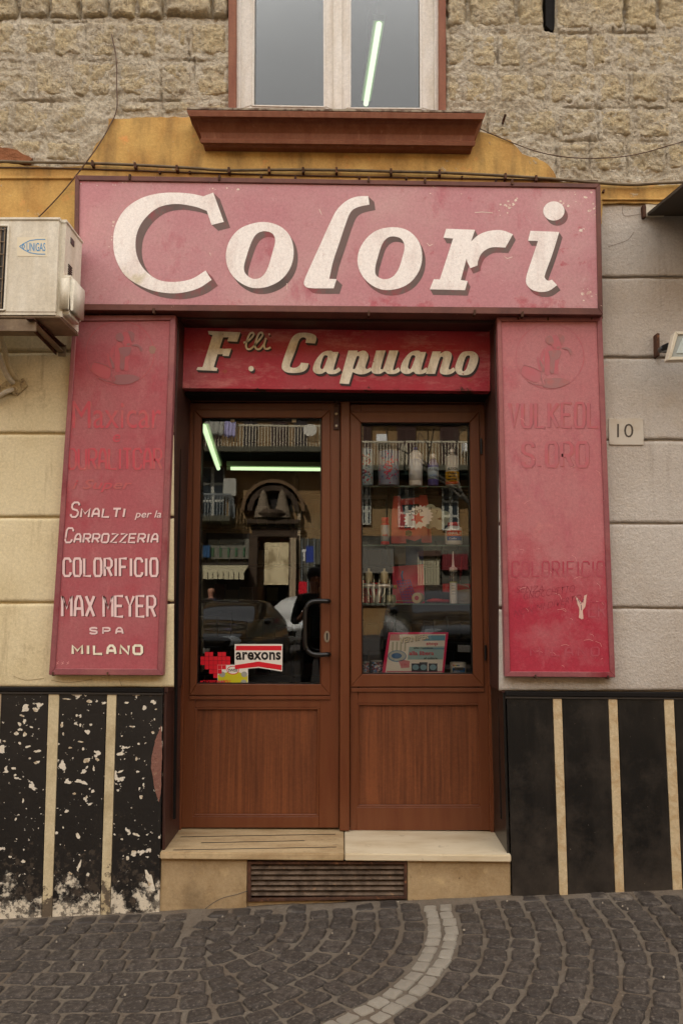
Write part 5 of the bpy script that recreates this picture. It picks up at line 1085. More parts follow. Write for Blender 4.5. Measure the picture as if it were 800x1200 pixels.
# red plastic paint tray stand (two legs, cross bars, round holes)
rp = solid('translucent_red_plastic', (214, 52, 46), .4)
t = item('plastic_stand', 483, sh2, .60, 'red plastic trestle with two tapering legs behind the offer card', 'trestle')
bm = bmesh.new(); y = .60
slab([(461, 581), (469, 581), (472, 600), (476, 637), (458, 637), (459, 600)], y, y+.02, .003, bm); slab([(491, 580), (500, 580), (503, 600), (506, 636), (494, 636), (491, 600)], y, y+.02, .003, bm)
put('leg', bm, rp, t); put('cross_bar', slab([(466, 585), (495, 582), (495, 590), (466, 592)], y+.004, y+.016, .002), rp, t); put('cross_bar', slab([(460, 604), (503, 600), (505, 613), (460, 616)], y+.003, y+.017, .002), rp, t)
put('lower_plate', fillmesh([[(468, 620), (500, 616), (500, 628), (486, 634), (470, 630)], el(478.5, 625, 4.2, 4)], lambda a, b: P(a, b, y+.002), .012), rp, t)
put('wheel', lathe([(.006, 0), (.02, 0), (.02, .008), (.006, .008)], (P(504, 636, y).x, y-.01, sh2+.0), 20), rp, t)
# offer star card
t = thing('offer_card', P(490, 618, .445), 'white starburst card reading OFFERTA with a red star', 'card')
st = []
for k in range(40):
    a = 2*math.pi*k/40; rr_ = 1.0 if k % 2 else .84; st.append((490+17.5*rr_*math.cos(a)*(1+.08*math.sin(a)), 606+14*rr_*math.sin(a)-2.5*math.cos(a)))
put('sheet', fillmesh([st], lambda a, b: P(a, b, .415), .0015), solid('card_white', (244, 240, 232), .5), t)
st2 = [(489+(8.5 if k % 2 else 4.2)*math.cos(2*math.pi*k/12+.2), 607.5+(7.5 if k % 2 else 3.8)*math.sin(2*math.pi*k/12+.2)) for k in range(12)]
put('star_print', fillmesh([st2], lambda a, b: P(a, b, .4142)), zc((206, 60, 60)), t)
put('lettering', textmesh('OFFERTA', pquad([(478, 600), (495, 596), (495.5, 600), (478.5, 604.5)], .4142), 0, .03), zc((40, 30, 30)), t)
# numbered discs fanned out
t = thing('colour_discs', P(515, 620, .50), 'fan of pale translucent discs right of the offer card', 'discs')
pd = solid('pale_disc', (170, 176, 150), .3)
for k, (cx, cy, rr_) in enumerate(((504, 597, 6.6), (511.5, 601, 6.8), (521, 604, 5.8), (508, 612, 6.2), (515, 615, 6.2), (521, 611, 5), (503, 615, 5))):
    d = put('disc', fillmesh([el(cx, cy, rr_, rr_*.95)], lambda a, b: P(a, b, .50+.003*k), .001), pd, t)
    if k in (0, 1): put('numeral', textmesh('37'[k], pquad(bq(cx-1.6, cx+1.6, cy-3, cy+1.5), .4992+.003*k), .2), zc((70, 60, 54)), d)
# shelf 3
def gun(px, label, flip=1):
    t = item('spray_gun', px, sh3, .52, label, 'spray gun'); c = t.location; k = flip
    mt = solid('gun_metal', (214, 210, 202), .3, metal=.4)
    put('cup', lathe([(.004, .10), (.016, .105), (.022, .125), (.02, .16), (.006, .165), (.006, .18)], c, 18), solid('gun_cup', (222, 210, 170), .35), t, smooth=True)
    put('body', tube([c+Vector((-.045*k, 0, .085)), c+Vector((-.02*k, 0, .09)), c+Vector((.03*k, 0, .088)), c+Vector((.045*k, 0, .08))], [.008, .013, .014, .008], None, 12), mt, t, smooth=True)
    put('grip', tube([c+Vector((.02*k, 0, .085)), c+Vector((.028*k, 0, .04)), c+Vector((.04*k, 0, .0))], [.011, .01, .012], None, 10), mt, t, smooth=True)
    put('nozzle', tube([c+Vector((-.045*k, 0, .085)), c+Vector((-.065*k, 0, .083))], [.007, .012], None, 12), zc((170, 140, 70)), t, smooth=True)
    put('trigger', tube([c+Vector((-.005*k, -.004, .078)), c+Vector((.0, -.004, .05)), c+Vector((.012*k, -.004, .03))], .003, None, 6), mt, t)
gun(432, 'metal spray gun at the far left of the bottom glass shelf'); gun(450, 'metal spray gun just right of the leftmost one', -1)
for i, (a, b_) in enumerate(((423, 433), (433.5, 446))):
    single('small_box', slab([(a, 680+i*3), (b_, 680+i*3), (b_, 706.5), (a, 706.5)], .60+.02*i, .66, .001), solid('box_red', (214, 26, 42), .4), P(a, 706, .6), ('small red box at the left end of the bottom shelf', 'second small red box behind the spray guns')[i], 'box')
t = item('gift_box', 477, sh3, .66, 'crimson box standing behind the blue grid on the bottom shelf', 'box'); mg = solid('box_crimson', (206, 26, 74), .35)
put('body', slab([(459.5, 664), (496, 661), (497, 706.8), (460, 706.8)], .64, .74, .001), mg, t); put('lid_window', slab([(464, 690), (493, 690), (494, 703), (464, 703)], .638, .641, 0), zc((198, 50, 80)), t)
put('label_print', slab([(462, 643), (475, 643), (475, 661), (462, 661)], .70, .704, 0), zc((180, 170, 150)), t); 
single('blue_carton', slab([(475.5, 643), (496, 641), (496, 661.5), (475.5, 662)], .70, .76, .001), solid('carton_blue', (48, 70, 150), .5), P(486, 661, .7), 'navy blue carton seen above the crimson box', 'box')
t = item('paint_grid', 477, sh3, .56, 'blue plastic paint roller grid leaning on the crimson box', 'roller grid'); bp = solid('blue_plastic', (40, 62, 160), .35)
g0_, g1_, g2_, g3_ = (465, 681), (480, 679.5), (488, 706), (473, 706.5)
bi = lambda u, v: ((g0_[0]*(1-u)+g1_[0]*u)*(1-v)+(g3_[0]*(1-u)+g2_[0]*u)*v, (g0_[1]*(1-u)+g1_[1]*u)*(1-v)+(g3_[1]*(1-u)+g2_[1]*u)*v)
b = bmesh.new()
for k in range(6): tube([P(*bi(k/5, 0), .56), P(*bi(k/5, 1), .545)], .0016, b, 5)
for k in range(9): tube([P(*bi(0, k/8), .56-.015*k/8), P(*bi(1, k/8), .56-.015*k/8)], .0013, b, 5)
put('grid', b, bp, t); put('handle', tube([P(472, 681, .56), P(470.5, 674, .56), P(471.5, 669, .56)], [.003, .005, .004], None, 8), zc((60, 110, 170)), t, smooth=True)
t = item('tape_roll', 492, sh3, .47, 'roll of beige masking tape lying on the bottom glass shelf', 'tape'); c = P(492, 700, .47)
b = lathe([(.012, 0), (.027, 0), (.027, .04), (.012, .04)], (0, 0, 0), 28); bmesh.ops.transform(b, matrix=Matrix.Translation((c.x-.01, c.y, sh3+.027)) @ Matrix.Rotation(R(62), 4, 'Z') @ Matrix.Rotation(R(90), 4, 'Y') @ Matrix.Translation((0, 0, -.02)), verts=b.verts)
put('roll', b, solid('tape_beige', (206, 186, 140), .45), t, smooth=False)
b = lathe([(.002, 0), (.012, 0), (.012, .041), (.002, .042)], (0, 0, 0), 20); bmesh.ops.transform(b, matrix=Matrix.Translation((c.x-.01, c.y, sh3+.027)) @ Matrix.Rotation(R(62), 4, 'Z') @ Matrix.Rotation(R(90), 4, 'Y') @ Matrix.Translation((0, 0, -.021)), verts=b.verts)
put('core', b, zc((180, 40, 50)), t)
b = lathe([(.004, 0), (.024, .002), (.026, .02), (.022, .04), (.004, .044)], (P(458, 700, .49).x, .49, sh3), 22)
single('small_pot', b, solid('pot_olive', (140, 136, 96), .35), Vector((P(458, 700, .49).x, .49, sh3)), 'squat olive pot between the spray guns and the tape', 'pot', smooth=True)
t = item('paint_brush', 512, sh3, .50, 'brush with a red handle lying along the bottom shelf', 'brush'); z = sh3+.012
put('handle', tube([Vector((P(500, 700, .5).x, .5, z)), Vector((P(507, 700, .5).x, .5, z+.004)), Vector((P(526, 700, .5).x, .5, z))], [.005, .011, .008], None, 10), zc((196, 30, 40)), t, smooth=True)
put('ferrule', tube([Vector((P(460, 700, .5).x, .49, z)), Vector((P(500, 700, .5).x, .5, z))], .0022, None, 8), m_steel, t)
r, h = r_h(525.5, 534.5, 666, 707); t = item('sealant_cartridge', 530, sh3, .46, 'white sealant cartridge with a long nozzle standing on the bottom shelf', 'cartridge')
lathe_part(t, [(r*.98, 0), (r, .003), (r, h*.93), (r*.9, h*.96)], plw, 'body'); band(t, r*1.02, h*.62, h*.92, 2.6, zc((26, 24, 24)), 'label_band'); band(t, r*1.03, h*.6, h*.62, 2.6, zc((190, 190, 60)), 'label_band')
lathe_part(t, [(r*1.05, h*.93), (r*1.05, h*1.02), (r*.5, h*1.05), (r*.34, h*1.1), (r*.12, h*1.50), (.0008, h*1.505)], plw, 'nozzle')
for k in range(4): curved(t, ('silicone', 'sigillante', 'neutro', '310 ml')[k], r*1.04, -.6, .4, h*(.5-.08*k), h*(.53-.08*k), zc((120, 130, 140)))
single('grey_bag', fillmesh([cat([(534, 694), (543, 691), (553, 692), (553, 706), (534, 706)], 4)], lambda a, b: P(a, b, .52), .08), solid('bag_pale', (176, 166, 150), .7, bump=[(30, .01)]), P(543, 706, .52), 'pale crumpled bag at the right end of the bottom shelf', 'bag')
single('red_carton', slab([(519, 684), (553, 684), (553, 694), (519, 694)], .66, .72, .001), solid('box_red', (214, 26, 42), .4), P(536, 694, .66), 'flat red carton behind the sealant cartridge', 'box')
t = thing('paint_roller', P(540, 690, .60), 'thin red handled paint roller hanging behind the sealant cartridge', 'roller')
put('handle', tube([P(541, 652, .6), P(540, 668, .6), P(539, 680, .6)], [.004, .007, .006], None, 8), zc((120, 20, 26)), t, smooth=True); put('rod', tube([P(539, 680, .6), P(538.5, 684, .6), P(548, 687, .6), P(550, 691, .6)], .0018, None, 6), m_steel, t)
# case floor: poster and tins
t = thing('poster', P(486, 790, .43), 'pink framed VERNIFER poster leaning in the window bottom', 'poster')
yp = .44; pk = solid('poster_pink', (226, 36, 100), .4)
put('frame', ring([(455, 741), (525, 741), (520, 790), (447, 790)], [(457.5, 743.5), (522, 743), (517.5, 790), (451, 790)], yp-.004, yp+.006, .0008), pk, t)
put('sheet', slab([(457, 743), (522.5, 743), (518, 790.5), (450.5, 790.5)], yp, yp+.004, 0), solid('poster_sheet', (246, 244, 236), .4), t)
p4 = c4(7.27, 440, 730)
def pp(pts, col, k, nm='print'): return put(nm, fillmesh([[p4(*p) for p in pts]], lambda a, b: P(a, b, yp-.0004-.0002*k)), zc(col), t)
pp([(450, 105), (592, 105), (588, 150), (400, 152), (440, 130)], (110, 170, 200), 0); pp([(128, 98), (200, 98), (205, 150), (122, 150)], (214, 160, 156), 0); pp([(285, 205), (585, 200), (570, 310), (270, 312)], (164, 200, 206), 0)
pp([(400, 216), (584, 216), (583, 224), (400, 224)], (90, 150, 190), 1); pp([(92, 410), (585, 410), (585, 420), (91, 420)], (214, 120, 140), 1)
for cx_ in (140, 175, 210, 245): pp([(cx_, 160), (cx_+14, 160), (cx_+10, 240), (cx_-4, 240)], (196, 200, 180), 1)
pp(el(182, 283, 80, 50), (120, 160, 196), 2); pp(el(182, 281, 72, 42), (196, 206, 206), 3); pp(el(178, 280, 44, 24), (70, 120, 180), 4)
pp([(190, 320), (215, 300), (240, 315), (290, 325), (285, 380), (215, 385), (205, 350)], (226, 150, 160), 2)
for k, (a, b_, c_) in enumerate(((305, 375, 345), (372, 440, 335), (450, 525, 345))): pp([(a, c_), (b_, c_), (b_, 415), (a, 415)], (60, 66, 80), 5+k); pp(el((a+b_)/2, 378, 28, 24), (130, 170, 190), 9+k)
put('lettering', textmesh('VERNIFER', pquad([p4(203, 128), p4(453, 95), p4(456, 138), p4(208, 180)], yp-.0042), 0, .03), solid('poster_ink', (50, 50, 48)), t)
put('lettering', textmesh('VERNIFER', pquad([p4(199, 124), p4(450, 92), p4(453, 134), p4(205, 176)], yp-.0048), 0, .03), solid('poster_cream', (236, 228, 200)), t)
pkk = (214, 90, 110)
for s_, q_, c_, b_ in (('stop', (430, 530, 165, 198), pkk, .02), ('alla ruggine,', (322, 492, 205, 225), (50, 50, 48), .02), ('alla libera', (285, 495, 240, 275), pkk, .02), ('al colore.', (410, 530, 290, 310), (50, 50, 48), .02), ('10 IN 1', (212, 275, 345, 365), pkk, .01)):
    put('lettering', textmesh(s_, pquad([p4(q_[0], q_[2]), p4(q_[1], q_[2]), p4(q_[1], q_[3]), p4(q_[0], q_[3])], yp-.0042), 0, b_), zc(c_), t)
tin(424.5, 433, 774, 789, sh4, 'small dark tin with blue label at the left of the window bottom', solid('tin_dark', (24, 24, 34)), [(60, 120, 180), (200, 200, 200), (130, 30, 40)], y=.44, seed=12)
tin(434.5, 447.5, 773, 789.5, sh4, 'small dark tin touching the pink poster', solid('tin_dark', (24, 24, 34)), [(60, 120, 180), (200, 200, 200), (130, 30, 40)], y=.44, seed=13)
r, h = r_h(525, 543, 774, 790, .46); t = item('paint_tin', 534.5, sh4, .46, 'white rimmed paint tin with blue label right of the pink poster', 'paint tin')
lathe_part(t, [(r*.97, 0), (r, .003), (r, h*.96), (r*.95, h)], solid('tin_white', (200, 196, 184), .4), 'body'); band(t, r*1.01, h*.04, h*.62, .9, zc((30, 100, 160))); band(t, r*1.02, h*.44, h*.66, .6, zc((26, 26, 30)))
for k, cc_ in enumerate(((190, 40, 40), (210, 170, 40), (60, 120, 60), (50, 60, 140))): cpatch(t, [(-.8+k*.22, h*.74), (-.62+k*.22, h*.74), (-.62+k*.22, h*.84), (-.8+k*.22, h*.84)], r*1.02, zc(cc_))
for k in range(3): curved(t, ('SMALTO', 'SINTETICO', 'BRILLANTE')[k], r*1.03, -.75, .1, h*(.34-.12*k), h*(.41-.12*k), plw)
# dark goods deeper in the shop: shelving seen dimly through both doors
SHV = thing('stock_shelving', (0, 3.9, ZS), 'dark shelves packed with tins deep inside the shop', 'shelving')
rnd = random.Random(21); fr = bmesh.new()
for k in range(7): box(-2.4, 2.2, 4.0, 4.4, ZS+.35*k, ZS+.35*k+.02, 0, fr)
for k in range(6): box(-2.4+k*.92, -2.37+k*.92, 4.0, 4.4, ZS, ZS+2.3, 0, fr)
put('rack', fr, wood, SHV)
gc = [bmesh.new() for _ in range(6)]
for k in range(6):
    x = -2.3
    while x < 2.1:
        w_ = rnd.uniform(.08, .16); hh = rnd.uniform(.1, .26); box(x, x+w_*.9, 4.03, 4.2, ZS+.35*k+.021, ZS+.35*k+.021+hh, 0, rnd.choice(gc)); x += w_
for i, cc_ in enumerate(((90, 70, 56), (110, 100, 92), (70, 30, 30), (50, 56, 70), (120, 110, 80), (40, 38, 36))):
    o = put('stock_boxes', gc[i], solid('stock_%d' % i, cc_, .7), SHV); o['kind'] = 'stuff'
# lamps: tubes inside
def tubelamp(a, b, r, label, mat, shade=None, name='fluorescent_lamp', hang=None):
    t = thing(name, (a+b)/2, label, 'ceiling lamp'); put('tube', tube([a, b], r, None, 12), mat, t, smooth=True)
    for q_, s_ in (((a, 1), (b, -1)) if abs((b-a).normalized().x) > .9 else ()): put('end_cap', tube([q_, q_+(b-a).normalized()*.03*s_], r*1.06, None, 12), m_shade, t)
    d = (b-a).normalized(); n = Vector((0, 0, 1)).cross(d).normalized(); up = Vector((0, 0, r+.004))
    f = [a+up-n*r*2, a+up+n*r*2, a+up+n*r*2+Vector((0, 0, .04)), a+up-n*r*2+Vector((0, 0, .04))]
    put('lamp_housing', prism(f, [v+(b-a) for v in f], .002), m_shade, t)
    if hang: 
        for s in (.2, .8):
            q = a.lerp(b, s)+Vector((0, 0, r+.044)); put('hanger', tube([q, Vector((q.x, q.y, hang))], .004, None, 5), m_blk, t)
    return t
tubelamp(P(266, 549, 2.6), P(402, 550.5, 2.6), .013, 'long lit tube lamp hanging across the dark shop', m_tube, hang=ZS+2.98)
tubelamp(P(239, 500, 1.0), P(256, 549, 2.6), .015, 'lit tube lamp seen end on at the upper left of the door glass', m_tube, hang=ZS+2.98)
tubelamp(P(444, 28, 1.0), P(428.5, 122, 1.76), .018, 'lit tube lamp on the ceiling behind the upper window', m_tubeW, hang=wt+.3)
# =================== THE STREET OPPOSITE (seen in the door glass) ===================
DF_ = 26.0
def RQ_(px, py, D=DF_): return RV(px, py, D)
OB = thing('opposite_building', (0, -DF_, GZ(0)), 'ochre balconied building across the street with a carved stone portal', 'building')
m_op = M('ochre_facade', (146, 120, 84), .9, [dict(c=(140, 104, 62), s=.6, lo=.4, hi=.7), dict(c=(110, 84, 56), s=.9, lo=.55, hi=.8, st=(2, 2, .5), a=.8)], [(8, .02)], spec=.1)
m_pip = M('portal_stone', (84, 69, 55), .85, [dict(c=(60, 49, 39), s=2, lo=.4, hi=.7)], [(10, .02)], spec=.1)
m_shut = M('brown_shutter', (74, 48, 36), .7); m_rail = M('pale_railing', (190, 178, 150), .6); m_wood = solid('grey_door', (120, 122, 116), .6)
m_slabb = M('balcony_slab', (84, 80, 62), .8); m_awn = M('green_balcony_cloth', (22, 40, 28), .8); m_pale = M('pale_awning', (200, 188, 150), .8)
m_low = M('low_shopfronts', (104, 100, 86), .8, [dict(c=(60, 56, 48), s=.7, lo=.45, hi=.6)], spec=.2)
yO = -DF_
def obox(px0, px1, py0, py1, d0, d1, name, mat, bev=.0, par=None):
    a, b = RQ_(px0, py0), RQ_(px1, py1); x0, x1 = sorted((a.x, b.x)); z0, z1 = sorted((a.z, b.z))
    return put(name, box(x0, x1, yO-d0 if False else yO+d0, yO+d1, z0, z1, bev), mat, par or OB)
zg = GZ(0)
ztopO = 15.2
# facade with the portal passage left open
pa, pb = RQ_(300, 630), RQ_(341, 705)
bm = bmesh.new()
box(-34, pa.x, yO-3, yO, zg-2, ztopO, 0, bm); box(pb.x, 34, yO-3, yO, zg-2, ztopO, 0, bm); box(pa.x, pb.x, yO-3, yO, pa.z, ztopO, 0, bm)
put('facade', bm, m_op, OB)
ct = RQ_(311, 638); cb_ = RQ_(333, 680)
put('courtyard_wall', box(-16, 8, yO-38.2, yO-38, zg-2, zg+9), M('sunny_courtyard', (226, 206, 160), .9, [dict(c=(160, 140, 100), s=.8, lo=.45, hi=.6)]), OB)
put('cornice', box(-34, 34, yO, yO+.6, ztopO-.6, ztopO-.2, .05), m_slabb, OB)
# portal: jambs, arch, pediment
for a, b_ in ((293, 302), (339, 350)): obox(a, b_, 628, 706, 0.02, .35, 'portal_jamb', m_pip, .03)
obox(291, 352, 610, 616, .02, .6, 'portal_cornice', m_pip, .03); obox(296, 348, 616, 630, .02, .3, 'portal_frieze', m_pip, .02)
def archring(cx, cy, r0, r1, d0, d1, name, mat):
    b = bmesh.new(); n = 20; c = RQ_(cx, cy); s = (RQ_(cx+1, cy)-c).length; rows = []
    for k in range(n+1):
        a = math.pi*k/n; ca, sa = math.cos(a), math.sin(a)
        rows.append([b.verts.new((c.x+ca*r*s, yO+d, c.z+sa*r*s)) for r, d in ((r0, d0), (r0, d1), (r1, d1), (r1, d0))])
    for p, q in zip(rows, rows[1:]):
        for k in range(4): b.faces.new([p[k], q[k], q[(k+1) % 4], p[(k+1) % 4]])
    b.faces.new(rows[0]); b.faces.new(rows[-1][::-1]); return put(name, b, mat, OB)
archring(321, 600, 24, 30, .02, .4, 'arch', m_pip); archring(321, 600, 33, 37, .02, .5, 'arch', solid('arch_light', (112, 86, 56), .8)); archring(321, 600, 3, 22, .01, .05, 'lunette', solid('lunette_dark', (40, 32, 26), .8))
for cx in (309, 331): put('pinnacle', lathe([(.35, 0), (.3, .3), (.22, .5), (.12, 1.0), (.03, 1.4)], RQ_(cx, 608)+Vector((0, .3, 0)), 12), solid('pinnacle_stone', (124, 108, 86), .8), OB)
put('capital', lathe([(.5, 0), (.6, .15), (.45, .3)], RQ_(320, 608)+Vector((0, .3, 0)), 12), m_pip, OB)
obox(341, 347, 632, 705, .36, .6, 'column', solid('column_pale', (170, 150, 118), .8)); obox(349, 351.5, 600, 705, .1, .3, 'drainpipe', solid('column_pale', (150, 132, 104), .8)); put('passage_shade', box(pa.x, pb.x, yO-3.1, yO-3.0, zg-2, RQ_(0, 682).z), solid('passage_shade_dark', (24, 20, 18), .7), OB); put('passage_shade', box(pa.x, RQ_(311, 0).x, yO-2.9, yO-2.8, zg-2, RQ_(0, 632).z), solid('passage_shade_dark', (24, 20, 18), .7), OB)  # dark boards added in the passage: its shade round the bright courtyard
# ground floor right of portal: pale shopfront; left: cream awning and panels
obox(352, 420, 632, 712, .02, .15, 'shopfront', m_low); obox(200, 292, 625, 712, .02, .15, 'shopfront', solid('shopfront_dark', (58, 50, 40), .8)); obox(420, 760, 628, 712, .02, .12, 'shopfront', m_low)
for k in range(9): obox(353+k*7.4, 354+k*7.4, 632, 700, .15, .22, 'shopfront_post', m_wood)
obox(489, 515, 646, 692, .15, .3, 'shopfront_window', solid('shop_blind', (206, 196, 160), .7)); obox(517, 546, 650, 668, .15, .4, 'shop_fascia', solid('fascia_red', (110, 30, 30), .6)); obox(424, 460, 644, 672, .15, .6, 'shop_fascia', solid('fascia_white', (112, 106, 94), .6)); obox(489, 515, 646, 652, .3, .5, 'shop_fascia', solid('fascia_brown', (80, 56, 40), .6))
for k in range(8): obox(490+k*3.3, 491+k*3.3, 652, 692, .3, .36, 'blind_rib', solid('blind_rib', (120, 110, 84), .6))
for k in range(6): obox(425+k*6, 426+k*6, 672, 706, .15, .3, 'shopfront_post', m_pale)
for k in range(5): obox(250+k*9, 252+k*9, 642, 652, .3, .34, 'fascia_stripe', solid('fascia_green', (60, 96, 60), .6))
obox(246, 293, 632, 655, .15, .3, 'shop_fascia', solid('fascia_cream', (112, 108, 92), .6)); obox(233, 248, 639.5, 653, .3, .4, 'shop_fascia', solid('fascia_blue', (36, 74, 110), .5))
a, b_ = RQ_(222, 662), RQ_(292, 670); aw = bmesh.new()
prism([Vector((a.x, yO+.2, a.z)), Vector((b_.x, yO+.2, a.z)), Vector((b_.x, yO+1.3, b_.z)), Vector((a.x, yO+1.3, b_.z))], [Vector((a.x, yO+.2, a.z-.05)), Vector((b_.x, yO+.2, a.z-.05)), Vector((b_.x, yO+1.3, b_.z-.05)), Vector((a.x, yO+1.3, b_.z-.05))], 0, aw)
n_ = 12
for k in range(n_): x0 = a.x+(b_.x-a.x)*k/n_; x1 = a.x+(b_.x-a.x)*(k+.85)/n_; box(x0, x1, yO+1.28, yO+1.31, b_.z-.3, b_.z-.02, 0, aw)
put('awning', aw, m_pale, OB)
sg = obox(360, 368.5, 642, 660, .9, 1.0, 'blade_sign', solid('blade_blue', (40, 60, 140), .5)); 
put('blade_letter', box(*sorted((RQ_(362, 0).x, RQ_(366.5, 0).x)), yO+1.0, yO+1.02, RQ_(0, 647).z, RQ_(0, 644).z), wht, sg); put('blade_letter', box(*sorted((RQ_(363.4, 0).x, RQ_(365.2, 0).x)), yO+1.001, yO+1.02, RQ_(0, 657).z, RQ_(0, 647).z), wht, sg)
obox(352, 361, 682, 700, .8, 1.2, 'red_box', solid('box_red', (190, 26, 40), .4))
# balconies
def balcony(px0, px1, pyt, pyb, depth, par, bal=True, matr=m_rail, step=3.4, sk=0):
    a, b_ = RQ_(px0, pyb), RQ_(px1, pyb); zt_ = RQ_(px0, pyt).z; x0, x1 = a.x, b_.x
    o = put('balcony', box(x0, x1, yO, yO+depth, a.z-.22, a.z, .03), m_slabb, par); b = bmesh.new(); s = RQ_(1, pyb).x-RQ_(0, pyb).x; n = int((x1-x0)/(s*step))
    for k in range(n+1): x = x0+.05+(x1-x0-.1)*k/n; box(x-.018, x+.018, yO+depth-.09, yO+depth-.03, a.z, zt_, 0, b)
    for sd in (x0+.03, x1-.03):
        for j in range(5): y = yO+.1+(depth-.2)*j/4; box(sd-.03, sd+.03, y-.03, y+.03, a.z, zt_, 0, b)
    box(x0, x1, yO+depth-.1, yO+depth-.02, zt_, zt_+.07, 0, b)
    put('railing', b, matr, o); return o
balcony(224, 398, 509, 531, 1.5, OB); balcony(400, 470, 527, 552, 1.5, OB, step=3.6); balcony(472, 600, 527, 552, 1.5, OB, step=3.6); balcony(600, 720, 527, 552, 1.5, OB)
balcony(216, 275, 585, 608, 1.3, OB, matr=m_wood); balcony(60, 200, 585, 608, 1.3, OB, matr=m_wood)
for a, b_ in ((224, 398), (400, 598)): obox(a, b_, 532 if a < 300 else 553, 541 if a < 300 else 563, .1, 1.35, 'balcony_cloth', m_awn)
balcony(224, 398, 430, 454, 1.5, OB); balcony(410, 560, 440, 462, 1.5, OB)
# windows and shutters
def owin(px0, px1, py0, py1, shut=True, par=OB):
    w_ = obox(px0, px1, py0, py1, .02, .12, 'window', m_shut if shut else solid('win_frame_pale', (186, 182, 164), .6))
    a, b_ = RQ_(px0, py0), RQ_(px1, py1); x0, x1, z0, z1 = a.x, b_.x, b_.z, a.z
    if shut:
        b = bmesh.new(); n = 22
        for k in range(n): z = z0+(z1-z0)*(k+.3)/n; box(x0+.06, (x0+x1)/2-.04, yO+.121, yO+.15, z, z+(z1-z0)/n*.5, 0, b); box((x0+x1)/2+.04, x1-.06, yO+.121, yO+.15, z, z+(z1-z0)/n*.5, 0, b)
        put('shutter_slats', b, m_shut, w_)
    else:
        for i in range(2):
            for j in range(3): put('pane', box(x0+.08+i*(x1-x0)/2, x0-.05+(i+1)*(x1-x0)/2, yO+.121, yO+.13, z0+.06+j*(z1-z0)/3, z0-.04+(j+1)*(z1-z0)/3), solid('far_pane', (52, 58, 60), .15), w_)
    return w_
for a, b_, c, d in ((318, 336, 480, 531), (425, 434, 485, 530), (465, 486, 480, 552), (515, 537, 482, 552), (565, 586, 482, 552), (240, 258, 480, 531), (180, 200, 482, 552), (465, 486, 395, 462), (515, 537, 395, 462), (318, 336, 395, 454), (360, 378, 395, 454), (615, 636, 482, 552), (140, 160, 482, 552)): owin(a, b_, c, d)
for a, b_, c, d in ((466, 485, 569, 618), (517, 537, 572, 622), (423, 434, 568, 615), (566, 586, 570, 620), (236, 262, 548, 608), (180, 205, 548, 608), (616, 636, 570, 620)): owin(a, b_, c, d, False)
for a, b_ in ((286, 300), (345, 360)): obox(a, b_, 484, 531, .02, .10, 'wall_shade_panel', solid('wall_shade_brown', (50, 38, 30), .7))  # dark panels added behind the railing, wall shade put in as colour
obox(264, 278, 562.5, 583, .05, .5, 'meter_cabinet', solid('cabinet_pale', (176, 172, 156), .5)); obox(440, 452, 512, 522, .1, .6, 'wall_unit', plw); obox(540, 549, 522, 532, .1, .6, 'wall_unit', plw)
for a in (452, 500): obox(a, a+.7, 480, 640, .05, .12, 'drainpipe', m_slabb)
ds = lathe([(.02, 0), (.25, .06), (.4, .16)], (0, 0, 0), 20); bmesh.ops.transform(ds, matrix=Matrix.Translation(RQ_(366, 515)+Vector((0, 1.6, 0))) @ Matrix.Rotation(R(-80), 4, 'X') @ Matrix.Scale(.62, 4), verts=ds.verts); put('satellite_dish', ds, m_lampw, OB)
# laundry hanging from the balcony
def cloth(px0, px1, py0, py1, col, label):
    b = bmesh.new(); a, c = RQ_(px0, py0), RQ_(px1, py1); n = 12; rows = []
    for j in range(7): rows.append([b.verts.new((a.x+(c.x-a.x)*i/n, yO+1.62+.05*math.sin(i*1.7+j*.3), a.z+(c.z-a.z)*j/6+.04*math.sin(i*1.1)*j/6)) for i in range(n+1)])
    for r0, r1 in zip(rows, rows[1:]):
        for i in range(n): b.faces.new([r0[i], r0[i+1], r1[i+1], r1[i]])
    r = bmesh.ops.extrude_face_region(b, geom=b.faces[:])
    for g in r['geom']:
        if isinstance(g, bmesh.types.BMVert): g.co.y += .01
    return single('hanging_cloth', b, col, Vector((a.x, yO+1.6, c.z)), label, 'laundry', group='laundry on the far balcony', smooth=True)
cloth(237, 242, 491, 515, solid('cloth_white', (210, 200, 204), .9), 'white cloth at the left end of the far washing line'); cloth(242, 246, 493, 510, zc((160, 40, 50)), 'red cloth on the far washing line'); cloth(246, 250, 492, 517, solid('cloth_white', (210, 200, 204), .9), 'second white cloth beside the red one')
cloth(251, 270, 495, 520, solid('cloth_grey', (168, 164, 150), .9), 'wide grey sheet on the far washing line'); cloth(271, 283, 498, 522, solid('cloth_lilac', (178, 170, 200), .9), 'lilac shirt on the far washing line')
# side wings of the piazza closing the view
wg = thing('side_building', (30, -14, zg), 'tall plain building closing the street to the right of the camera', 'building')
put('facade', box(30, 36, -24, -3, zg-2, 12), m_op, wg)
wg = thing('side_building', (-30, -14, zg), 'tall plain building closing the street to the left of the camera', 'building')
put('facade', box(-36, -30, -24, -3, zg-2, 12), m_op, wg)
for s in (30, -30):
    for j in range(3):
        for k in range(5):
            put('window', box(s-.05 if s > 0 else s-.02, s+.02 if s > 0 else s+.05, -22+k*4, -20.8+k*4, zg+1.5+j*3.8, zg+3.6+j*3.8), m_shut, wg if s < 0 else bpy.data.objects['side_building'])
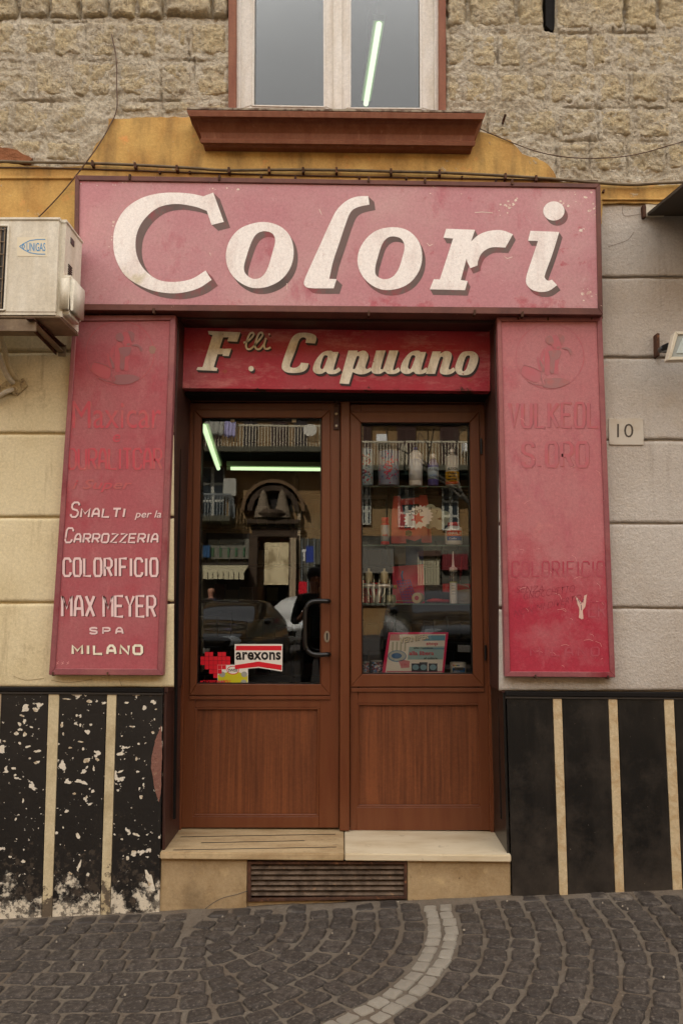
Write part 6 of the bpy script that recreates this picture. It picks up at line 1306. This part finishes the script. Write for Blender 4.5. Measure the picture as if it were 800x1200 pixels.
# bare plane tree
TR = thing('plane_tree', (3.9, -17, GZ(3.9)), 'bare branched plane tree on the far side of the street', 'tree')
rnd = random.Random(8); b = bmesh.new()
def branch(p, d, ln, r, lv):
    pts = [p]; 
    for k in range(4): d = (d+Vector((rnd.uniform(-.18, .18), rnd.uniform(-.18, .18), rnd.uniform(-.05, .12)))).normalized(); pts.append(pts[-1]+d*ln/4)
    tube(pts, [r*(1-.12*k) for k in range(5)], b, 6 if lv else 10)
    if lv < 4:
        for k in range(3 if lv < 3 else 2):
            a = rnd.uniform(0, 6.28); e = (d+Vector((math.cos(a), math.sin(a), rnd.uniform(-.1, .5)))*.75).normalized(); branch(pts[-1] if k else pts[3], e, ln*.68, r*.55, lv+1)
branch(Vector((3.9, -17, GZ(3.9)-.1)), Vector((0, 0, 1)), 2.6, .16, 0)
put('trunk_and_branches', b, M('grey_bark', (96, 88, 74), .9, [dict(c=(60, 54, 44), s=6, lo=.4, hi=.6)], [(20, .02)]), TR, smooth=True)
# ---- cars ----
def car(name, loc, rz, paint, label, scale=1.0):
    t = thing(name, loc, label, 'car'); t.rotation_euler = (0, 0, rz); t.scale = (scale,)*3
    # body sections along the length: (x, half width, z low, z belt, z top, half width top)
    S = [(-2.05, .62, .30, .62, .66, .55), (-1.95, .80, .22, .74, .80, .70), (-1.3, .86, .20, .84, .93, .76), (-.85, .87, .20, .90, .99, .74), (-.25, .87, .20, .93, 1.38, .60), (.35, .87, .20, .95, 1.47, .60), (1.0, .87, .20, .97, 1.44, .60), (1.55, .86, .20, .97, 1.20, .66), (1.9, .80, .22, .94, 1.02, .70), (2.0, .68, .32, .80, .90, .62)]
    def rings_(b, S):
        R_ = []
        for (x, w_, zl, zb2, zt2, wt_) in S:
            h = [(w_*.9, zl), (w_, zl+.12), (w_*1.0, (zl+zb2)/2), (w_*.97, zb2), (wt_+.01, zt2-.04 if zt2-zb2 > .1 else (zt2+zb2)/2), (wt_*.85, zt2), (0, zt2+.02)]
            pts = h+[(-a, c) for a, c in h[::-1][1:]]; R_.append([b.verts.new((x, a, c)) for a, c in pts])
        for i_, (p, q) in enumerate(zip(R_, R_[1:])):
            for k in range(len(p)-1):
                f_ = b.faces.new([p[k], q[k], q[k+1], p[k+1]]); top = k in (4, 5, 6, 7); sd = k in (3, 8)
                if (top and i_ in (3, 6)) or (sd and i_ in (4, 5)): f_.material_index = 1
            b.faces.new([p[-1], q[-1], q[0], p[0]])
        b.faces.new(R_[0]); b.faces.new(R_[-1][::-1]); return b
    def local(nm, b, m, sm=False):
        o = put(nm, b, m, None, smooth=sm); o.parent = t; return o
    o = local('body', rings_(bmesh.new(), S), paint, True); o.data.materials.append(solid('car_glass', (14, 18, 20), .06)); md = o.modifiers.new('s', 'SUBSURF'); md.levels = 1; md.render_levels = 2
    gl_ = solid('car_glass', (14, 18, 20), .06)
    def face(pts, nm, m, th_=.012):
        pts = [Vector(p) for p in pts]; n = (pts[1]-pts[0]).cross(pts[2]-pts[0]).normalized()
        if n.dot(sum(pts, Vector())/len(pts)-Vector((0.2, 0, .8))) < 0: n = -n
        return local(nm, prism([p+n*th_ for p in pts], [p-n*th_ for p in pts], .004), m)
    for s in (-1, 1):
        hl = lathe([(.02, 0), (.14, .01), (.16, .05), (.02, .06)], (0, 0, 0), 14); bmesh.ops.transform(hl, matrix=Matrix.Translation((-1.93, .60*s, .66)) @ Matrix.Rotation(R(-70), 4, 'Y') @ Matrix.Diagonal((.7, 1.5, 1, 1)), verts=hl.verts); local('headlight', hl, solid('headlight_glass', (190, 196, 196), .1), True)
        mr_ = lathe([(.02, 0), (.08, .03), (.08, .1), (.02, .13)], (-.62, .98*s, .95), 10); local('mirror', mr_, paint, True)
        for x in (-1.3, 1.28):
            wv = lathe([(.18, 0), (.31, .0), (.33, .03), (.33, .17), (.31, .2), (.18, .2)], (0, 0, 0), 24); bmesh.ops.transform(wv, matrix=Matrix.Translation((x, s*.70-(.0 if s > 0 else .0), .33)) @ Matrix.Rotation(R(-90*s), 4, 'X'), verts=wv.verts); wo_ = local('wheel', wv, m_blk, True)
            rm = lathe([(.02, .0), (.2, .0), (.2, .03), (.05, .06), (.02, .06)], (0, 0, 0), 18); bmesh.ops.transform(rm, matrix=Matrix.Translation((x, s*.85, .33)) @ Matrix.Rotation(R(-90*s), 4, 'X'), verts=rm.verts); q = put('rim', rm, m_steel, None); q.parent = wo_
    face([(-2.0, -.45, .42), (-2.0, .45, .42), (-2.03, .5, .58), (-2.03, -.5, .58)], 'front_grille', m_blk, .03)
    face([(-2.06, -.26, .44), (-2.06, .26, .44), (-2.06, .26, .54), (-2.06, -.26, .54)], 'number_plate', wht, .015)
    return t
pb_ = M('black_car_paint', (14, 14, 16), .15, spec=.5, coat=.6); pw_ = M('white_car_paint', (216, 214, 206), .25, coat=.5)
p = RV(271, 760, 12.0)
car('parked_car', (p.x, -12.0, GZ(p.x)), R(-80), pb_, 'black hatchback parked nose towards the shop, mirrored in the left pane', .94)
p = RV(354, 720, 17.0); car('parked_car', (p.x, -17.0, GZ(p.x)), R(-76), pw_, 'white hatchback parked beyond the black car', .95)
p = RV(205, 720, 12.0); car('parked_car', (p.x-.2, -13.0, GZ(p.x)), R(-80), M('dark_grey_car_paint', (40, 40, 44), .2, coat=.5), 'dark grey car parked left of the black hatchback')
p = RV(520, 720, 9.6); car('parked_car', (p.x, -9.6, GZ(p.x)), R(-96), M('charcoal_car_paint', (15, 15, 17), .25, coat=.5), 'charcoal car parked to the right of the white hatchback')
for k in range(2): car('parked_car', (-9+k*19, -21.6, GZ(-9+k*19)), R(3), pb_, ('black car at the far kerb on the left', 'black car at the far kerb on the right')[k])
# ---- people ----
def person(loc, rz, h, jacket, trousers, skin, hair, label):
    t = thing('person', loc, label, 'person'); t.rotation_euler = (0, 0, rz); s = h/1.75
    V_ = {}; vs = []; es = []; rs = []
    def v(n, x, y, z, r): V_[n] = len(vs); vs.append(Vector((x, y, z))*s); rs.append(r*s)
    def e(a, b): es.append((V_[a], V_[b]))
    v('pel', 0, 0, .95, .15); v('bel', 0, 0, 1.1, .15); v('ch', 0, .0, 1.32, .17); v('nk', 0, 0, 1.47, .065); v('hd0', 0, .01, 1.55, .075); v('hd1', 0, .02, 1.64, .095); v('hd2', 0, .01, 1.70, .075)
    for a, b in (('pel', 'bel'), ('bel', 'ch'), ('ch', 'nk'), ('nk', 'hd0'), ('hd0', 'hd1'), ('hd1', 'hd2')): e(a, b)
    for d, n in ((1, 'r'), (-1, 'l')):
        v('sh'+n, .18*d, 0, 1.40, .07); v('el'+n, .25*d, .05, 1.13, .05); v('wr'+n, .16*d, .26, 1.18, .032); v('pm'+n, .12*d, .33, 1.24, .035)
        e('ch', 'sh'+n); e('sh'+n, 'el'+n); e('el'+n, 'wr'+n); e('wr'+n, 'pm'+n)
        for q in range(4): v('f%d%s' % (q, n), (.12-.015*q)*d, .36+.004*q, 1.25+.018*q, .011); v('g%d%s' % (q, n), (.09-.015*q)*d, .385, 1.27+.018*q, .009); e('pm'+n, 'f%d%s' % (q, n)); e('f%d%s' % (q, n), 'g%d%s' % (q, n))
        v('th'+n, .07*d, .33, 1.29, .011); e('pm'+n, 'th'+n)
        v('hp'+n, .1*d, 0, .88, .1); v('kn'+n, .11*d, .02, .5, .065); v('an'+n, .11*d, -.01, .09, .045); v('toe'+n, .13*d, .16, .04, .04)
        e('pel', 'hp'+n); e('hp'+n, 'kn'+n); e('kn'+n, 'an'+n); e('an'+n, 'toe'+n)
    me = bpy.data.meshes.new('body'); me.from_pydata(vs, es, []); o = bpy.data.objects.new('body', me); COL.objects.link(o)
    sk = o.modifiers.new('skin', 'SKIN'); lay = me.skin_vertices[0].data
    for k, r_ in enumerate(rs): lay[k].radius = (r_, r_)
    lay[0].use_root = True; ss = o.modifiers.new('sub', 'SUBSURF'); ss.levels = 2; ss.render_levels = 2
    dg = bpy.context.evaluated_depsgraph_get(); m2 = bpy.data.meshes.new_from_object(o.evaluated_get(dg)); bpy.data.objects.remove(o)
    o = bpy.data.objects.new('body', m2); COL.objects.link(o); o.parent = t
    for m_ in (jacket, trousers, skin): m2.materials.append(m_)
    for p_ in m2.polygons:
        z = p_.center.z/s; y = p_.center.y/s; p_.use_smooth = True; p_.material_index = 2 if (z > 1.46 or (y > .24 and z > 1)) else (1 if z < .93 else 0)
    hb = lathe([(.02, 1.59), (.095, 1.60), (.112, 1.66), (.105, 1.71), (.07, 1.755), (.01, 1.77)], (0, -.012, 0), 20); bmesh.ops.scale(hb, vec=(s, s, s), verts=hb.verts); q = put('hair', hb, hair, None, smooth=True); q.parent = t
    nb = lathe([(.006, 0), (.016, .004), (.008, .04)], (0, .115, 1.61), 8); bmesh.ops.scale(nb, vec=(s, s, s), verts=nb.verts); q = put('nose', nb, skin, None, smooth=True); q.parent = t
    return t
jk = solid('dark_coat', (22, 20, 20), .9); tr_ = solid('dark_trousers', (24, 24, 30), .9); skn = solid('skin', (176, 124, 98), .6); hr = solid('dark_hair', (26, 20, 16), .8)
person((-.36, -4.35, GZ(-.36)), 0, 1.66, jk, tr_, skn, hr, 'person in a dark coat standing in the street facing the shop')
p = RV(247, 700, 20.0); person((p.x, -20, GZ(p.x)), R(20), 1.75, solid('navy_suit', (24, 28, 44), .8), tr_, skn, solid('bald_skin', (170, 120, 92), .5), 'bald person in a dark suit across the street')
